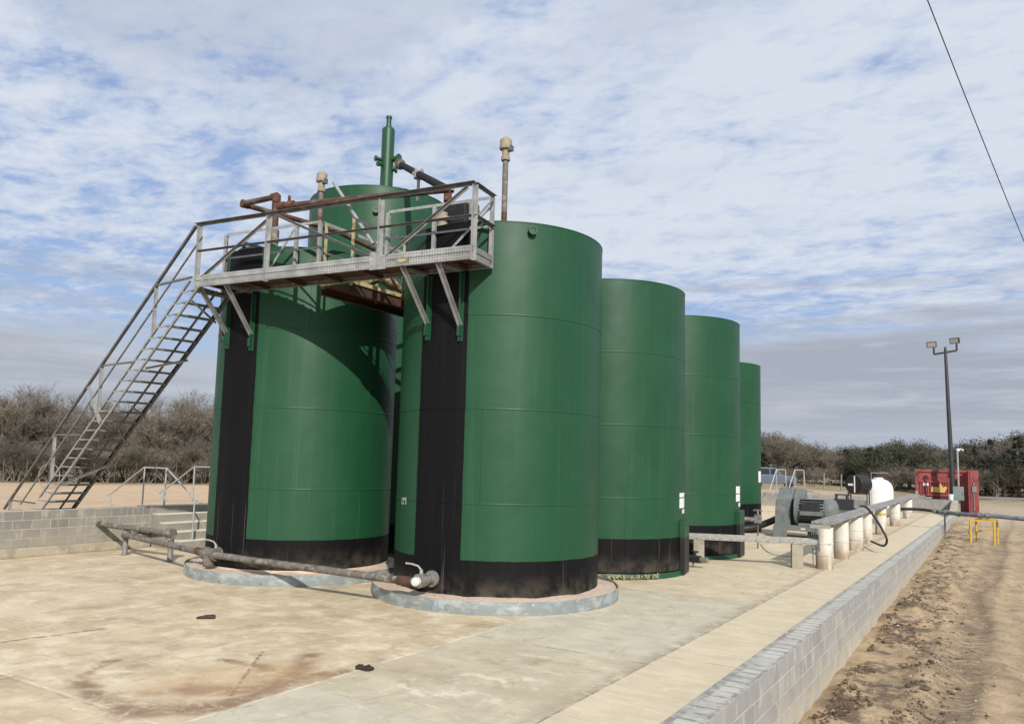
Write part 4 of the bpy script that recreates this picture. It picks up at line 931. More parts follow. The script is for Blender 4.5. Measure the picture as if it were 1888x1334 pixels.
for k in range(3):
    b.tube([(x+.02*k, 7.88, 1.02), (x-.03+.06*k, 7.86, .7), (x+.08*k, 7.85, .42), (x+.1+.03*k, 7.84, .55), (x+.1, 7.86, 1.0)], .012, 6)
b.tube([(x, 7.9, .5), (x, 7.95, 0.02)], .012, 6); b.build('cable_loop', M['poly_grey'], t)
t = thing('black_hose', (4.2, 15, 0), 'black hose looping from the plank down to the concrete by the columns', 'hose')
pts = [at_y(1585, 932, 13.6), at_y(1596, 934, 13.6), at_y(1606, 944, 13.5), at_y(1618, 961, 13.3), at_y(1629, 980, 13.1), at_y(1635, 993, 13.), at_y(1633, 1003, 13.1), at_y(1625, 1005, 13.2), at_y(1606, 997, 14.6)]
def smooth_path(pts, n=6):
    out = []
    P = [pts[0]] + list(pts) + [pts[-1]]
    for i in range(1, len(P)-2):
        for k in range(n):
            t_ = k/n; a, b_, c_, d = (V(q) for q in P[i-1:i+3])
            out.append(.5*((2*b_) + (c_-a)*t_ + (2*a-5*b_+4*c_-d)*t_*t_ + (3*b_-a-3*c_+d)*t_**3))
    out.append(V(pts[-1])); return out
b = MB(); b.tube(smooth_path(pts), .032, 10); b.build('hose', M['rubber'], t)
t = thing('thin_cable', (3, 7.9, 0), 'thin grey cable sagging from the timber beam to the concrete pier', 'cable')
b = MB(); b.tube(smooth_path([at_y(1402, 1003, 8.0), at_y(1410, 1013, 7.95), at_y(1422, 1020, 7.9), at_y(1440, 1024, 7.85), at_y(1458, 1025, 7.9)]), .011, 6); b.build('cable', M['poly_grey'], t)
# drain valve at the second tank
t = thing('drain_valve', (1.1, 7.3, 0), 'black drain valve low by the guard plate of the second green tank', 'valve')
q0, q1 = at_z(1266, 1028, .2), at_z(1292, 1031, .2); dv = (q1-q0).normalized()
b = MB(); b.tube([q0-dv*.3, q1], .085, 14); b.tube([q1-dv*.15, q1-dv*.15+V((0, 0, .17))], .035, 8); b.tube([q1-dv*.24+V((0, 0, .17)), q1-dv*.06+V((0, 0, .17))], .02, 6); b.build('valve_body', M['machine_dark'], t)
b = MB(); b.tube([q1, q1+dv*.17], .06, 14); b.build('outlet', M['valve'], t)
b = MB(); b.tube([q1-dv*.2, (q1.x-dv.x*.2, q1.y-dv.y*.2, 0)], .02, 8); b.build('support_rod', M['galv_dark'], t)

# ------------------------------------------------------------------ pump with motor
px, py = .98, 17.0
t = thing('motor_pump', (1.6, 17.2, 0), 'large grey motor with a slab sided belt guard beside the plank', 'pump')
b = MB()
prof = [(-.55, .38), (.5, .38), (.5, 1.42), (.42, 1.62), (.25, 1.72), (.02, 1.70), (-.5, 1.24), (-.55, 1.12)]
b.prism([(px, py+.3+a*1.05, h) for a, h in prof], (.5, 0, 0)); b.build('belt_guard', M['machine'], t, .03)
b = MB(); b.prism([(px+.5, py+.42+a*.8, .08+h*.93) for a, h in prof], (.36, 0, 0)); b.build('rear_housing', M['machine'], t, .03)
b = MB(); b.prism([(px-.02, py+.3+a, h) for a, h in [(-.62, .4), (-.6, .9), (-.5, 1.3), (-.52, 1.3), (-.64, .9), (-.66, .4)]], (.52, 0, 0)); b.build('guard_edge', M['machine'], t)
mc = V((px+.66, py-.05, .93))
b = MB(); b.lathe([(.0, 0), (.52, 0), (.52, .07), (.42, .09), (.42, 1.0), (.44, 1.0), (.44, 1.1), (.40, 1.28), (.26, 1.36), (0, 1.37)], mc, 40, (1, 0, 0)); mo = b.build('motor_body', M['machine'], t)
b = MB()
for k in range(26):
    a = 2*pi*k/26
    if 1.1 < a < 2.0: continue
    d = V((0, cos(a), sin(a))); b.obox(mc+V((.56, 0, 0))+d*.45, (V((1, 0, 0)), d, V((0, -d.z, d.y))), (.4, .035, .011))
b.build('cooling_fins', M['machine_dark'], mo)['kind'] = 'stuff'
b = MB(); b.box(mc+V((.15, -.5, -.5)), mc+V((1.15, .45, -.42))); b.box(mc+V((.2, -.5, -.14)), mc+V((.95, -.42, .0))); b.build('motor_foot', M['machine'], mo)
b = MB(); b.obox(mc+V((.55, -.47, .16)), (V((1, 0, 0)), V((0, 1, 0)), V((0, 0, 1))), (.3, .02, .16)); b.build('dark_panel', M['machine_dark'], mo)
b = MB(); b.box((px-.02, py-.7, .0), (px+.42, py-.5, .36)); b.box((px-.02, py-.58, .24), (px+2.05, py+.75, .42)); b.box((px+1.55, py-.55, .0), (px+1.95, py+.7, .24)); b.build('skid_base', M['machine'], t, .01)
b = MB(); b.box((px+1.1, py-.5, .02), (px+1.7, py-.1, .26)); b.build('dark_drip_tray', M['machine_dark'], t)
b = MB(); b.box((px+.9, py-.584, .3), (px+1.05, py-.58, .34)); b.build('name_plate', M['decal_white'], t)
t = thing('fluid_pump', (2.2, 21.5, 0), 'black oily pump end behind the grey motor and left of the drum', 'pump')
p = at_d(1553, 925, 34)
b = MB(); b.tube([p+V((-.75, 0, -.05)), p+V((.1, 0, .05))], .08, 10); b.box(p+V((-.3, -.3, -.32)), p+V((.42, .3, .12)), .1); b.tube([p+V((-.2, -.1, .1)), p+V((-.2, -.1, .32))], .05, 8); b.tube([p+V((.2, -.1, .1)), p+V((.2, -.1, .26))], .06, 8); b.box(p+V((-.26, -.16, .27)), p+V((.3, -.04, .32)), .1); b.build('pump_head', M['machine_dark'], t)
b = MB(); b.box((p.x-.35, p.y-.35, 0), (p.x+.5, p.y+.35, p.z-.3)); b.box((p.x-.6, p.y-.5, p.z-.42), (p.x+.7, p.y+.4, p.z-.31)); b.build('pump_skid', M['galv_dark'], t)
b = MB(); b.lathe([(.13, 0), (.15, 0), (.15, .06), (.02, .06)], p+V((.5, -.35, -.35)), 18, (0, -1, 0)); b.build('hand_wheel', M['machine_dark'], t)
t = thing('suction_hose', (-.2, 18, 0), 'thick black suction hose curving from the grey pump towards the tanks', 'hose')
b = MB(); b.tube(smooth_path([(px+.02, 17.15, .62), (px-.4, 17.2, .42), (px-.9, 17.1, .22), (px-1.6, 16.8, .14), (-2.2, 16.2, .13)]), .12, 14); b.build('hose', M['rubber'], t)
t = thing('tank_valve', (1.5, 11.3, 0), 'small grey valve and pipe on the right side of the third tank', 'valve')
p = at_d(1397, 948, 24.5)
b = MB(); b.tube([(p.x-.9, p.y-.3, p.z-.15), p+V((-.05, 0, -.15))], .07, 12); b.box(p+V((-.08, -.08, -.25)), p+V((.1, .08, 0))); b.tube([p, p+V((0, 0, .12))], .03, 8); b.tube([p+V((-.13, 0, .12)), p+V((.13, 0, .12))], .03, 8); b.build('valve_body', M['valve'], t)
b = MB(); b.tube([p+V((0, 0, -.2)), (p.x, p.y, 0)], .022, 8); b.build('support_rod', M['galv_dark'], t)

# ------------------------------------------------------------------ drum on a stand, poly tank
t = thing('drum_stand', (1.9, 29.5, 0), 'open rusty steel stand carrying the black drum', 'stand')
pd = at_d(1583, 893, 42)
b = MB()
for dx in (-.42, .42):
    for dy in (-.4, .4): 
        bb = MB(); bb.bar((pd.x+dx, pd.y+dy, 0), (pd.x+dx, pd.y+dy, pd.z-.36), .05); bb.build('leg', M['rust_beam'], t)
b = MB()
for dx in (-.42, .42): b.bar((pd.x+dx, pd.y-.42, pd.z-.38), (pd.x+dx, pd.y+.42, pd.z-.38), .05)
for dy in (-.4, .4): b.bar((pd.x-.44, pd.y+dy, pd.z-.43), (pd.x+.44, pd.y+dy, pd.z-.43), .05); 
b.build('top_frame', M['rust_beam'], t)
b = MB(); b.box((pd.x-.3, pd.y-.35, 0), (pd.x+.34, pd.y+.35, .95)); b.build('grey_cabinet', M['galv_grey'], t, .02)
t = thing('black_drum', pd, 'black horizontal drum with a white bar on its end, up on a stand', 'drum')
ax = V((-.35, -1, 0)).normalized(); c0 = pd - ax*.5 + V((0, 0, .02))
b = MB(); b.lathe([(.0, 0), (.43, 0), (.45, .03), (.45, .34), (.462, .35), (.45, .36), (.45, .64), (.462, .65), (.45, .66), (.45, .97), (.43, 1.0), (0, .985)], c0, 36, ax); b.build('drum_body', M['black_paint'], t)
sdx = V((ax.y, -ax.x, 0)); sdx = sdx if sdx.x > 0 else -sdx
b = MB(); q = c0+ax*1.005+sdx*.06; b.obox(q, (sdx, ax, V((0, 0, 1))), (.025, .01, .40)); b.obox(q-sdx*.2+V((0, 0, -.02)), (sdx, ax, V((0, 0, 1))), (.12, .01, .05)); b.build('white_stripe', M['decal_white'], t)
pw = at_d(1620, 915, 47)
t = thing('poly_tank', (pw.x, pw.y, 0), 'white plastic upright tank with domed top behind the plank', 'tank')
b = MB(); zt_ = 2.02
b.lathe([(.72, 0), (.74, .05), (.73, .4), (.745, .42), (.73, .44), (.73, .9), (.745, .92), (.73, .94), (.735, 1.3), (.70, 1.5), (.61, 1.68), (.46, 1.82), (.3, 1.89), (.24, 1.9), (.24, zt_-.04), (0, zt_)], (pw.x, pw.y, .08), 40); b.build('tank_body', M['white_poly'], t)
b = MB(); b.lathe([(.22, 0), (.24, .0), (.24, .05), (0, .06)], (pw.x, pw.y, zt_+.085), 24); b.build('lid', M['black_paint'], t)
b = MB(); a = pw + V((-.25, -.76, 0)); b.bar((a.x, a.y, .1), (a.x, a.y, 2.35), .025); b.bar((a.x, a.y, 2.3), (a.x+.8, a.y+.1, 2.33), .03); b.build('gauge_pole', M['galv'], t)

# ------------------------------------------------------------------ line over the right wall and its yellow stand
t = thing('transfer_pipe', (6, 26, .7), 'blue grey transfer pipe crossing over the right block wall', 'pipe')
pts = [at_y(1640, 940, 27), at_y(1662, 938, 27), at_y(1695, 938.5, 27), at_y(1725, 942, 26.6), at_y(1760, 946, 26), at_y(1800, 949.5, 24.6), at_y(1836, 951, 24.4), at_y(1888, 956, 24.3), at_y(1960, 962, 24.2)]
pp = smooth_path(pts, 5)
b = MB(); b.tube(pp[:17], .065, 12); b.build('hose_section', M['rubber'], t)
b = MB(); b.tube(pp[16:], .085, 12); b.build('rigid_section', M['poly_grey'], t)
b = MB()
for k in (15, 18, 21, 26, 28):
    d = (pp[k+1]-pp[k]).normalized(); b.tube([pp[k]-d*.07, pp[k]+d*.07], .115, 12)
b.build('coupling', M['valve'], t)
t = thing('pipe_stand', (7.1, 24.3, -.3), 'yellow four legged steel stand holding the pipe on the dirt', 'stand')
for x, y in ((6.72, 24.05), (7.52, 24.05), (6.9, 24.75), (7.62, 24.75)):
    b = MB(); b.tube([(x, y, ground_h(x, y)-.02), (x, y, .55)], .038, 10); b.build('leg', M['yellow'], t)
b = MB()
for a, e in (((6.72, 24.05), (7.52, 24.05)), ((6.9, 24.75), (7.62, 24.75)), ((6.72, 24.05), (6.9, 24.75)), ((7.52, 24.05), (7.62, 24.75))): b.bar((*a, .55), (*e, .55), .06, .07)
b.build('top_frame', M['yellow'], t)
b = MB(); b.bar((6.9, 24.75, .1), (7.62, 24.75, .1), .04, .05); b.bar((6.72, 24.05, -.12), (6.9, 24.75, -.12), .04, .05); b.build('brace', M['yellow'], t)
t = thing('conduit', (5.75, 26.4, -.3), 'thin grey conduit dropping down the outer face of the right wall', 'conduit')
b = MB(); b.tube([(5.72, 26.3, .68), (5.72, 26.3, -.4)], .03, 8); b.build('pipe', M['galv_dark'], t)

# ------------------------------------------------------------------ red container, lamp mast, electrical post
t = thing('red_container', (4.7, 45, 0), 'faded red steel container with yellow emblem behind the end wall', 'container')
cx0, cx1, cy0, cz0, cz1 = 3.2, 6.08, 43.9, -.05, 2.62
b = MB(); b.box((cx0, cy0+.06, cz0), (cx1, cy0+6, cz1-.02)); b.build('body', M['red_box'], t, .02)
b = MB()
for x in (cx0+.07, cx0+2.1, cx1-.07): b.box((x-.08, cy0-.03, cz0), (x+.08, cy0+.058, cz1))
for z in (cz1-.1, 1.85, 1.02, .3): b.box((cx0+.155, cy0-.02, z-.06), (cx0+2.015, cy0+.058, z+.06))
b.box((cx0+2.185, cy0-.02, cz1-.16), (cx1-.155, cy0+.058, cz1-.0)); b.build('front_frame', M['red_box'], t)
b = MB()
for k in range(13): b.box((cx0+.25+k*.14, cy0+.01, 1.12), (cx0+.31+k*.14, cy0+.058, 1.76))
b.build('corrugation', M['red_box'], t)['kind'] = 'stuff'
b = MB()
for x in (.1, 1.05, 1.95): b.box((cx0+x-.06, cy0-.05, cz1-.42), (cx0+x+.08, cy0-.021, cz1-.2))
b.box((cx0+.2, cy0-.012, .36), (cx0+1.9, cy0-.0, .9)); b.build('dark_recess', M['red_dark'], t)
b = MB(); q = V((cx0+1.35, cy0-.012, 1.22)); b.prism([q+V(v_) for v_ in ((-.5, 0, 0), (.25, 0, -.04), (.42, 0, .3), (.25, 0, .36), (.2, 0, .26), (.02, 0, .58), (-.05, 0, .3), (-.45, 0, .32))][::1], (0, -.01, 0)); b.build('yellow_emblem', M['decal_yellow'], t)
b = MB(); b.box((cx0+.42, cy0-.022, 1.58), (cx0+.74, cy0-.012, 1.76)); b.box((cx0+2.3, cy0-.022, 1.18), (cx0+2.62, cy0+.03, 1.34)); b.build('white_decal', M['decal_white'], t)
b = MB(); b.box((6.12, cy0-1.0, cz0-.02), (6.22, cy0+.2, cz1)); b.box((6.22, cy0-1.03, cz0), (6.66, cy0-.95, cz1-.02)); d_ = b.build('open_door', M['red_box'], t, .015)
b = MB(); b.tube([(6.4, cy0-1.06, .2), (6.4, cy0-1.06, 1.9)], .03, 8); b.box((6.32, cy0-1.09, 1.3), (6.56, cy0-1.035, 1.65)); b.build('door_latch', M['galv_grey'], d_)
# lamp mast
base, top = V((5.33, 42.92, -.1)), V((5.12, 42.91, 10.0))
t = thing('lamp_mast', base, 'tall dark floodlight mast with two lamp heads by the container', 'lamp post')
b = MB(); b.tube([base, base.lerp(top, .5), top, top+V((0, 0, .22))], [.16, .125, .085, .05], 14); b.build('mast', M['pole'], t)
a, e = at_d(1722, 653, 55), at_d(1764, 646, 55); a.z -= .0
b = MB(); b.bar(a, e, .11, .11); b.tube([a, a+V((0, 0, .42))], .06, 10); b.tube([e, e+V((0, 0, .42))], .06, 10); b.build('cross_arm', M['pole'], t)
for q, yaw in ((a+V((-.12, 0, .62)), .15), (e+V((-.1, 0, .62)), -.2)):
    d = V((sin(yaw)*.9-.15, -1, -.25)).normalized(); x = d.cross(V((0, 0, 1))).normalized(); u = x.cross(d)
    bb = MB(); bb.obox(q, (x, u, d), (.28, .18, .09)); fl_ = bb.build('floodlight', M['pole'], t, .03)
    bb = MB(); bb.obox(q+d*.093, (x, u, d), (.23, .135, .008)); bb.build('lens', M['lens'], fl_)
p2 = at_d(1768, 905, 54)
t = thing('service_post', (p2.x, p2.y, 0), 'thin pale post with a camera head and grey box by the mast', 'post')
b = MB(); b.tube([(p2.x, p2.y, 0), (p2.x-.02, p2.y, 3.75)], .055, 10); b.build('post', M['galv'], t)
b = MB(); b.tube([(p2.x-.02, p2.y, 3.72), (p2.x+.14, p2.y-.05, 3.86), (p2.x+.3, p2.y-.1, 3.78)], .05, 8); b.lathe([(.1, 0), (.1, .12), (0, .16)], (p2.x+.02, p2.y, 3.74), 14); b.build('camera_head', M['white_poly'], t)
b = MB(); b.box((p2.x-.3, p2.y-.3, .8), (p2.x+.26, p2.y-.06, 1.62)); bx_ = b.build('electrical_box', M['elec'], t, .02)
b = MB(); b.box((p2.x+.2, p2.y-.325, 1.1), (p2.x+.23, p2.y-.3, 1.3)); b.build('box_latch', M['galv_dark'], bx_)
t = thing('white_bucket', (5.3, 40.65, .84), 'small white bucket standing on the end wall by the grey box', 'bucket')
b = MB(); b.lathe([(.0, .0), (.11, 0), (.14, .3), (.15, .3), (.15, .33), (.13, .33), (.1, .03), (0, .03)], (5.3, 40.65, .843), 20); b.build('bucket', M['white_poly'], t)
b = MB(); b.tube([(5.3+.15*cos(a_), 40.65, 1.14-.12*sin(a_)) for a_ in [pi*k/8 for k in range(9)]], .006, 5); b.build('bucket_handle', M['galv'], t)
t = thing('scrap_heap', (3.55, 40.62, .84), 'small pile of pale fittings lying on the end wall by the plank', 'fittings')
b = MB(); b.lathe([(.07, 0), (.07, .35), (.1, .35), (.1, .45), (0, .45)], (3.5, 40.65, .845), 12); b.bar((3.2, 40.6, .9), (4.3, 40.7, .92), .09, .08); b.bar((3.35, 40.66, .975), (4.0, 40.6, 1.0), .07, .06); b.build('scrap_metal', M['galv'], t)

# ------------------------------------------------------------------ far stair rails, pickup, pipe gate fences
for X0, lab in ((-4.9, 'left pair of thin far handrails over the end wall by the pickup'), (-3.75, 'right pair of thin far handrails over the end wall, nearer the motor')):
    t = thing('far_handrail', (X0, 40.6, .84), lab, 'handrail', 'far handrails on the end wall')
    b = MB(); b.tube([(X0, 39.9, 1.0), (X0+.12, 40.2, 1.6), (X0+.3, 40.5, 2.36), (X0+.78, 40.9, 2.36), (X0+.8, 41.2, 1.0)], .03, 6); b.build('rail', M['rail'], t)
    for x, y in ((X0+.3, 40.5), (X0+.78, 40.9)):
        b = MB(); b.tube([(x, y, .7), (x, y, 2.36)], .028, 6); b.build('post', M['rail'], t)
pt = at_d(1424, 900, 70); gz = ground_h(pt.x, pt.y)
t = thing('pickup_truck', (pt.x, pt.y, gz), 'small blue grey vehicle parked far off beyond the end wall', 'car')
ux = RT.copy(); ux.z = 0; ux.normalize(); uy = V((-ux.y, ux.x, 0))
def car_prof(pr_, w_, mat, name, par):
    b = MB(); b.prism([pt+ux*a+uy*(-w_/2)+V((0, 0, h-pt.z+gz)) for a, h in pr_], uy*w_); return b.build(name, mat, par, .04)
body = car_prof([(-2.3, .45), (1.75, .45), (1.8, .95), (1.5, 1.05), (.75, 1.12), (-2.3, 1.15)], 1.8, M['truck'], 'body', t)
car_prof([(-2.2, 1.14), (.7, 1.1), (.1, 1.7), (-.2, 1.76), (-1.9, 1.76), (-2.15, 1.7)], 1.6, M['truck'], 'cab', t)
for a0, a1 in ((-2.0, -1.35), (-1.2, -.5), (-.38, .25)):
    b = MB(); b.prism([pt+ux*a+uy*(-.83)+V((0, 0, h-pt.z+gz)) for a, h in ((a0, 1.2), (a1, 1.2), (a1-.05 if a1 < .2 else .0, 1.64), (a0, 1.64))], uy*.02); b.build('window', M['glass'], t)
for a_ in (-1.5, 1.1):
    b = MB(); b.lathe([(0, 0), (.2, 0), (.36, .02), (.36, .22), (0, .22)], pt+ux*a_+uy*(-.92)+V((0, 0, .36-pt.z+gz)), 20, uy); wh = b.build('wheel', M['rubber'], t)
def fence(p, q, n, h, label, rails=(1.,), name='pipe_fence'):
    t = thing(name, (p[0], p[1], ground_h(p[0], p[1])), label, 'fence')
    tops = []
    for k in range(n):
        x, y = p[0]+(q[0]-p[0])*k/(n-1), p[1]+(q[1]-p[1])*k/(n-1); z = ground_h(x, y); tops.append((x, y, z))
        b = MB(); b.tube([(x, y, z-.1), (x+.03, y, z+h)], .075 if name == 'pipe_fence' else .028, 7); b.build('post', M['post_wood'] if name == 'pipe_fence' else M['twig_dark'], t)
    for r_ in rails:
        b = MB(); b.tube([(x, y, z+h*r_-.06) for x, y, z in tops], .045 if name == 'pipe_fence' else .006, 6); b.build('rail' if name == 'pipe_fence' else 'wire', M['post_wood'] if name == 'pipe_fence' else M['twig_dark'], t)
f0, f1 = at_d(1519, 890, 84), at_d(1551, 890, 84); fence((f0.x, f0.y), (f1.x, f1.y), 2, 1.55, 'grey two post pipe fence panel beyond the sand heap', (.62,))
f0, f1 = at_d(1852, 890, 92), at_d(2000, 890, 92); fence((f0.x, f0.y), (f1.x, f1.y), 5, 1.7, 'grey pipe fence by the road at the far right edge', (.72,))
f0, f1 = at_d(-40, 885, 42.5), at_d(395, 885, 42.5); fence((f0.x, f0.y), (f1.x, f1.y), 12, 1.05, 'thin wire fence on slim wooden posts in front of the left thicket', (.92, .55), 'wire_fence')
p = at_d(92, 862, 36)
t = thing('hose_hoop', (p.x, p.y, ground_h(p.x, p.y)), 'tan hoop standing in the sand beyond the staircase', 'hoop')
gz_ = ground_h(p.x, p.y); b = MB(); r_ = .42; c_ = V((p.x, p.y, gz_+.5)); b.tube([c_+ux*(r_*cos(k*2*pi/24))+V((0, 0, r_*1.15*sin(k*2*pi/24))) for k in range(25)], .018, 7); b.build('hoop', M['straw'], t)
rd = MB(); a = [at_d(px_, 912, 85) for px_ in (1800, 1900, 2100)]
vs = []
for k in range(21):
    x = 5+k*3; 
    for y in (72., 77.): vs.append((x, y+.02*x, ground_h(x, y+.02*x)+.05))
rd.add(vs, [(2*k, 2*k+2, 2*k+3, 2*k+1) for k in range(20)]); tag(rd.build('road', M['road']), kind='structure')

# ------------------------------------------------------------------ litter on the slab
def lump(name, c, size, mat, label, cat, seed, n=7):
    r = random.Random(seed); b = MB()
    for k in range(n):
        o = V((r.uniform(-1, 1)*size[0], r.uniform(-1, 1)*size[1], size[2]*.5)); s_ = r.uniform(.4, .9)*size[2]
        pts = [V((o.x+c[0]+r.uniform(-1, 1)*size[0]*.6, o.y+c[1]+r.uniform(-1, 1)*size[1]*.6, r.uniform(.2, .9)*size[2])) for _ in range(4)]
        b.tube(smooth_path(pts, 3), [s_*(.25+.5*r.random()) for _ in range(10)], 6)
    o = b.build(name, mat, loc=(c[0], c[1], 0)); tag(o, label, cat); return o
t = thing('rubber_glove', (-1.9, -4.65, 0), 'dark maroon glove lying flat on the concrete, left of centre', 'glove')
gdir = V((.19, .155, 0)).normalized(); gs = V((-gdir.y, gdir.x, 0)); g0 = V((-2.0, -4.73, .022))
b = MB(); b.tube([g0+gdir*.1, g0+gdir*.16, g0+gdir*.22, g0+gdir*.26], [.028, .034, .038, .034], 10); b.build('glove_cuff', M['maroon'], t)
for k in (-1.5, -.5, .5, 1.5):
    b = MB(); b.tube([g0+gdir*.11+gs*.012*k, g0+gdir*(.05)+gs*.02*k, g0+gdir*(.0+.012*abs(k))+gs*.024*k+V((0, 0, -.008))], [.014, .012, .009], 8); b.build('glove_finger', M['maroon'], t)
lump('brown_rag', (1.73, -5.3, 0), (.075, .04, .04), M['rag'], 'crumpled dark brown rag on the pale joint of the slab', 'rag', 4, 16)
t = thing('plastic_bottle', (-2.8, -1.48, 0), 'small white and black bottle lying by the left gravel ring', 'bottle')
b = MB(); b.tube([(-2.9, -1.53, .035), (-2.8, -1.48, .035)], .034, 10); b.build('bottle_body', M['white_cap'], t)
b = MB(); b.tube([(-2.8, -1.48, .035), (-2.73, -1.44, .03)], [.03, .02], 10); b.build('bottle_cap', M['black_paint'], t)

# ------------------------------------------------------------------ overhead cable
p0, p1 = at_d(1690, -60, 20), at_d(1905, 480, 34)
t = thing('overhead_cable', p0, 'thin dark overhead cable crossing the sky at upper right', 'cable')
b = MB(); d = p1-p0; pts = [p0+d*(k/16*1.6-.3) for k in range(17)]; pts = [q+V((0, 0, -.22*(1-((k-8)/8)**2)))for k, q in enumerate(pts)]; b.tube(pts, .014, 6); b.build('cable', M['wire'], t)

# ------------------------------------------------------------------ trees
def bare_tree(seed, H, spread, stems, tw=3600):
    r = random.Random(seed); wood_, tw_ = MB(), MB()
    ends = []
    def br(p, d, L, rad, depth):
        n = 3; pts = [p]; q = p.copy(); dd = d.copy()
        for k in range(n):
            dd = (dd + V((r.gauss(0, .13), r.gauss(0, .13), r.gauss(.07, .09)))).normalized(); q = q + dd*(L/n); pts.append(q.copy())
        (wood_ if depth < 2 else tw_).tube(pts, [rad, rad*.82, rad*.66, rad*.45], 5 if depth < 2 else 3, False)
        if depth >= 3:
            ends.extend(pts[1:]); return
        nc = (4, 5, 5)[depth]
        for k in range(nc):
            f = r.uniform(.35, 1.) if k else 1.; i = min(2, int(f*3)); base = pts[i].lerp(pts[i+1], f*3-i)
            a = r.uniform(0, 2*pi); tl = r.uniform(.4, 1.0)*(1 if k else .3); side = V((cos(a), sin(a), r.uniform(-.1, .35)))
            nd = (dd*(1-.45*tl) + side*tl).normalized(); br(base, nd, L*r.uniform(.5, .75), rad*.5, depth+1)
    for s in range(stems):
        a = 2*pi*(s+r.random()*.6)/stems; tl = r.uniform(.1, .5)*spread
        br(V((.15*cos(a), .15*sin(a), -.15)), V((cos(a)*tl, sin(a)*tl, 1)).normalized(), H*r.uniform(.36, .5), H*.014*r.uniform(.7, 1.2), 0)
    zmax = max(e.z for e in ends)
    for k in range(tw):
        p = r.choice(ends); d = V((r.gauss(0, .8), r.gauss(0, .8), r.gauss(.75, .6))).normalized(); L = H*r.uniform(.05, .15); w_ = H*.0016*r.uniform(.8, 1.6)
        s = d.cross(V((r.gauss(0, 1), r.gauss(0, 1), r.gauss(0, 1)))).normalized()*w_; q = p+d*L*.5+V((r.gauss(0, 1), r.gauss(0, 1), r.gauss(0, 1)))*L*.08
        tw_.add([p-s, p+s, q+s*.7, q-s*.7, q+d*L*.5], [(0, 1, 2, 3), (3, 2, 4)])
        if r.random() < .6:
            d2 = (d+V((r.gauss(0, .6), r.gauss(0, .6), r.gauss(0, .6)))).normalized(); e = q+d2*L*.55; tw_.add([q-s*.7, q+s*.7, e], [(0, 1, 2)])
    sc = H/zmax
    for mb in (wood_, tw_): mb.v = [(x, y, z*sc) for x, y, z in mb.v]
    return wood_, tw_
def leafy(seed, H, wid, kind, nl=15000):
    r = random.Random(seed); wood_, lf = MB(), MB(); blobs = []
    if kind == 'oak':
        wood_.tube([(0, 0, -.2), (.1, 0, H*.2), (.0, .1, H*.45)], [.28, .24, .15], 7)
        for k in range(24):
            a = r.uniform(0, 2*pi); q = r.random()**.5; rr = wid*.5*q; h = H*(.33+.5*(1-q*q*.75)*r.uniform(.5, 1)); blobs.append((V((rr*cos(a), rr*sin(a), h)), wid*r.uniform(.12, .2)))
            if k % 3 == 0: wood_.tube([(0, .05, H*.35), (rr*cos(a)*.5, rr*sin(a)*.5, h*.75), (rr*cos(a), rr*sin(a), h)], [.1, .07, .03], 5)
    else:
        wood_.tube([(0, 0, -.2), (.05, 0, H*.5), (0, .05, H*.97)], [.2, .12, .02], 6)
        for k in range(46):
            f = r.random()**.8; h = H*(.1+.88*f); rr = wid*.5*(1-f)**.75*r.uniform(.4, 1.05)+.05; a = r.uniform(0, 2*pi); blobs.append((V((rr*cos(a), rr*sin(a), h)), wid*r.uniform(.07, .15)*(1.25-f)))
    for k in range(nl):
        c, s = r.choice(blobs); d = V((r.gauss(0, 1), r.gauss(0, 1), r.gauss(0, .8))).normalized(); p = c + d*s*r.uniform(.45, 1.1)
        u = V((r.gauss(0, 1), r.gauss(0, 1), r.gauss(0, 1))).normalized(); v = u.cross(d).normalized(); z = H*r.uniform(.007, .017)
        lf.add([p-u*z, p+v*z*.7, p+u*z*1.2, p-v*z*.6], [(0, 1, 2, 3)])
    return wood_, lf
def proto_mesh(mb, name, mat):
    me = bpy.data.meshes.new(name); me.from_pydata(mb.v, [], mb.f); me.update(); me.polygons.foreach_set('use_smooth', mb.sm); me.materials.append(mat); return me
def proto_mesh_copy(me, mat):
    c = me.copy(); c.materials.clear(); c.materials.append(mat); return c
PROT = {}
for k in range(5):
    a, c = bare_tree(100+k, 5.0, 1.1, (4, 3, 5, 4, 3)[k]); PROT['bare%d' % k] = (proto_mesh(a, 'trunk', M['bark']), proto_mesh(c, 'crown', M['twig'] if k != 3 else M['twig_dark']))
for k in range(3):
    a, c = bare_tree(200+k, 5.0, 1.8, 7, 3000); PROT['brush%d' % k] = (proto_mesh(a, 'trunk', M['bark']), proto_mesh(c, 'crown', M['twig'] if k else M['twig_dark']))
for k in range(2):
    a, c = leafy(300+k, 7., 8.5, 'oak'); PROT['oak%d' % k] = (proto_mesh(a, 'trunk', M['bark']), proto_mesh(c, 'crown', M['leaf_oak']))
for k in range(2):
    PROT['browny%d' % k] = (PROT['oak%d' % k][0], proto_mesh_copy(PROT['oak%d' % k][1], M['twig_dark']))
for k in range(2):
    a, c = leafy(400+k, 7., 3.6, 'cedar'); PROT['cedar%d' % k] = (proto_mesh(a, 'trunk', M['bark']), proto_mesh(c, 'crown', M['leaf_cedar']))
def tree(kind, pos, s, rz, label, group, name, sz=None):
    t = thing(name, pos, label, 'tree', group); t.scale = (s, s, sz or s); t.rotation_euler = (0, 0, rz)
    for nm, me in zip(('trunk', 'crown'), PROT[kind]):
        link(bpy.data.objects.new(nm, me), t)
rt_ = random.Random(11)
SKY_TAB = ((1380, 800), (1405, 799), (1450, 808), (1500, 822), (1540, 831), (1580, 822), (1612, 827), (1640, 814), (1665, 811), (1690, 819), (1712, 833), (1740, 822), (1770, 827), (1800, 822), (1840, 812), (1880, 804), (2000, 806))
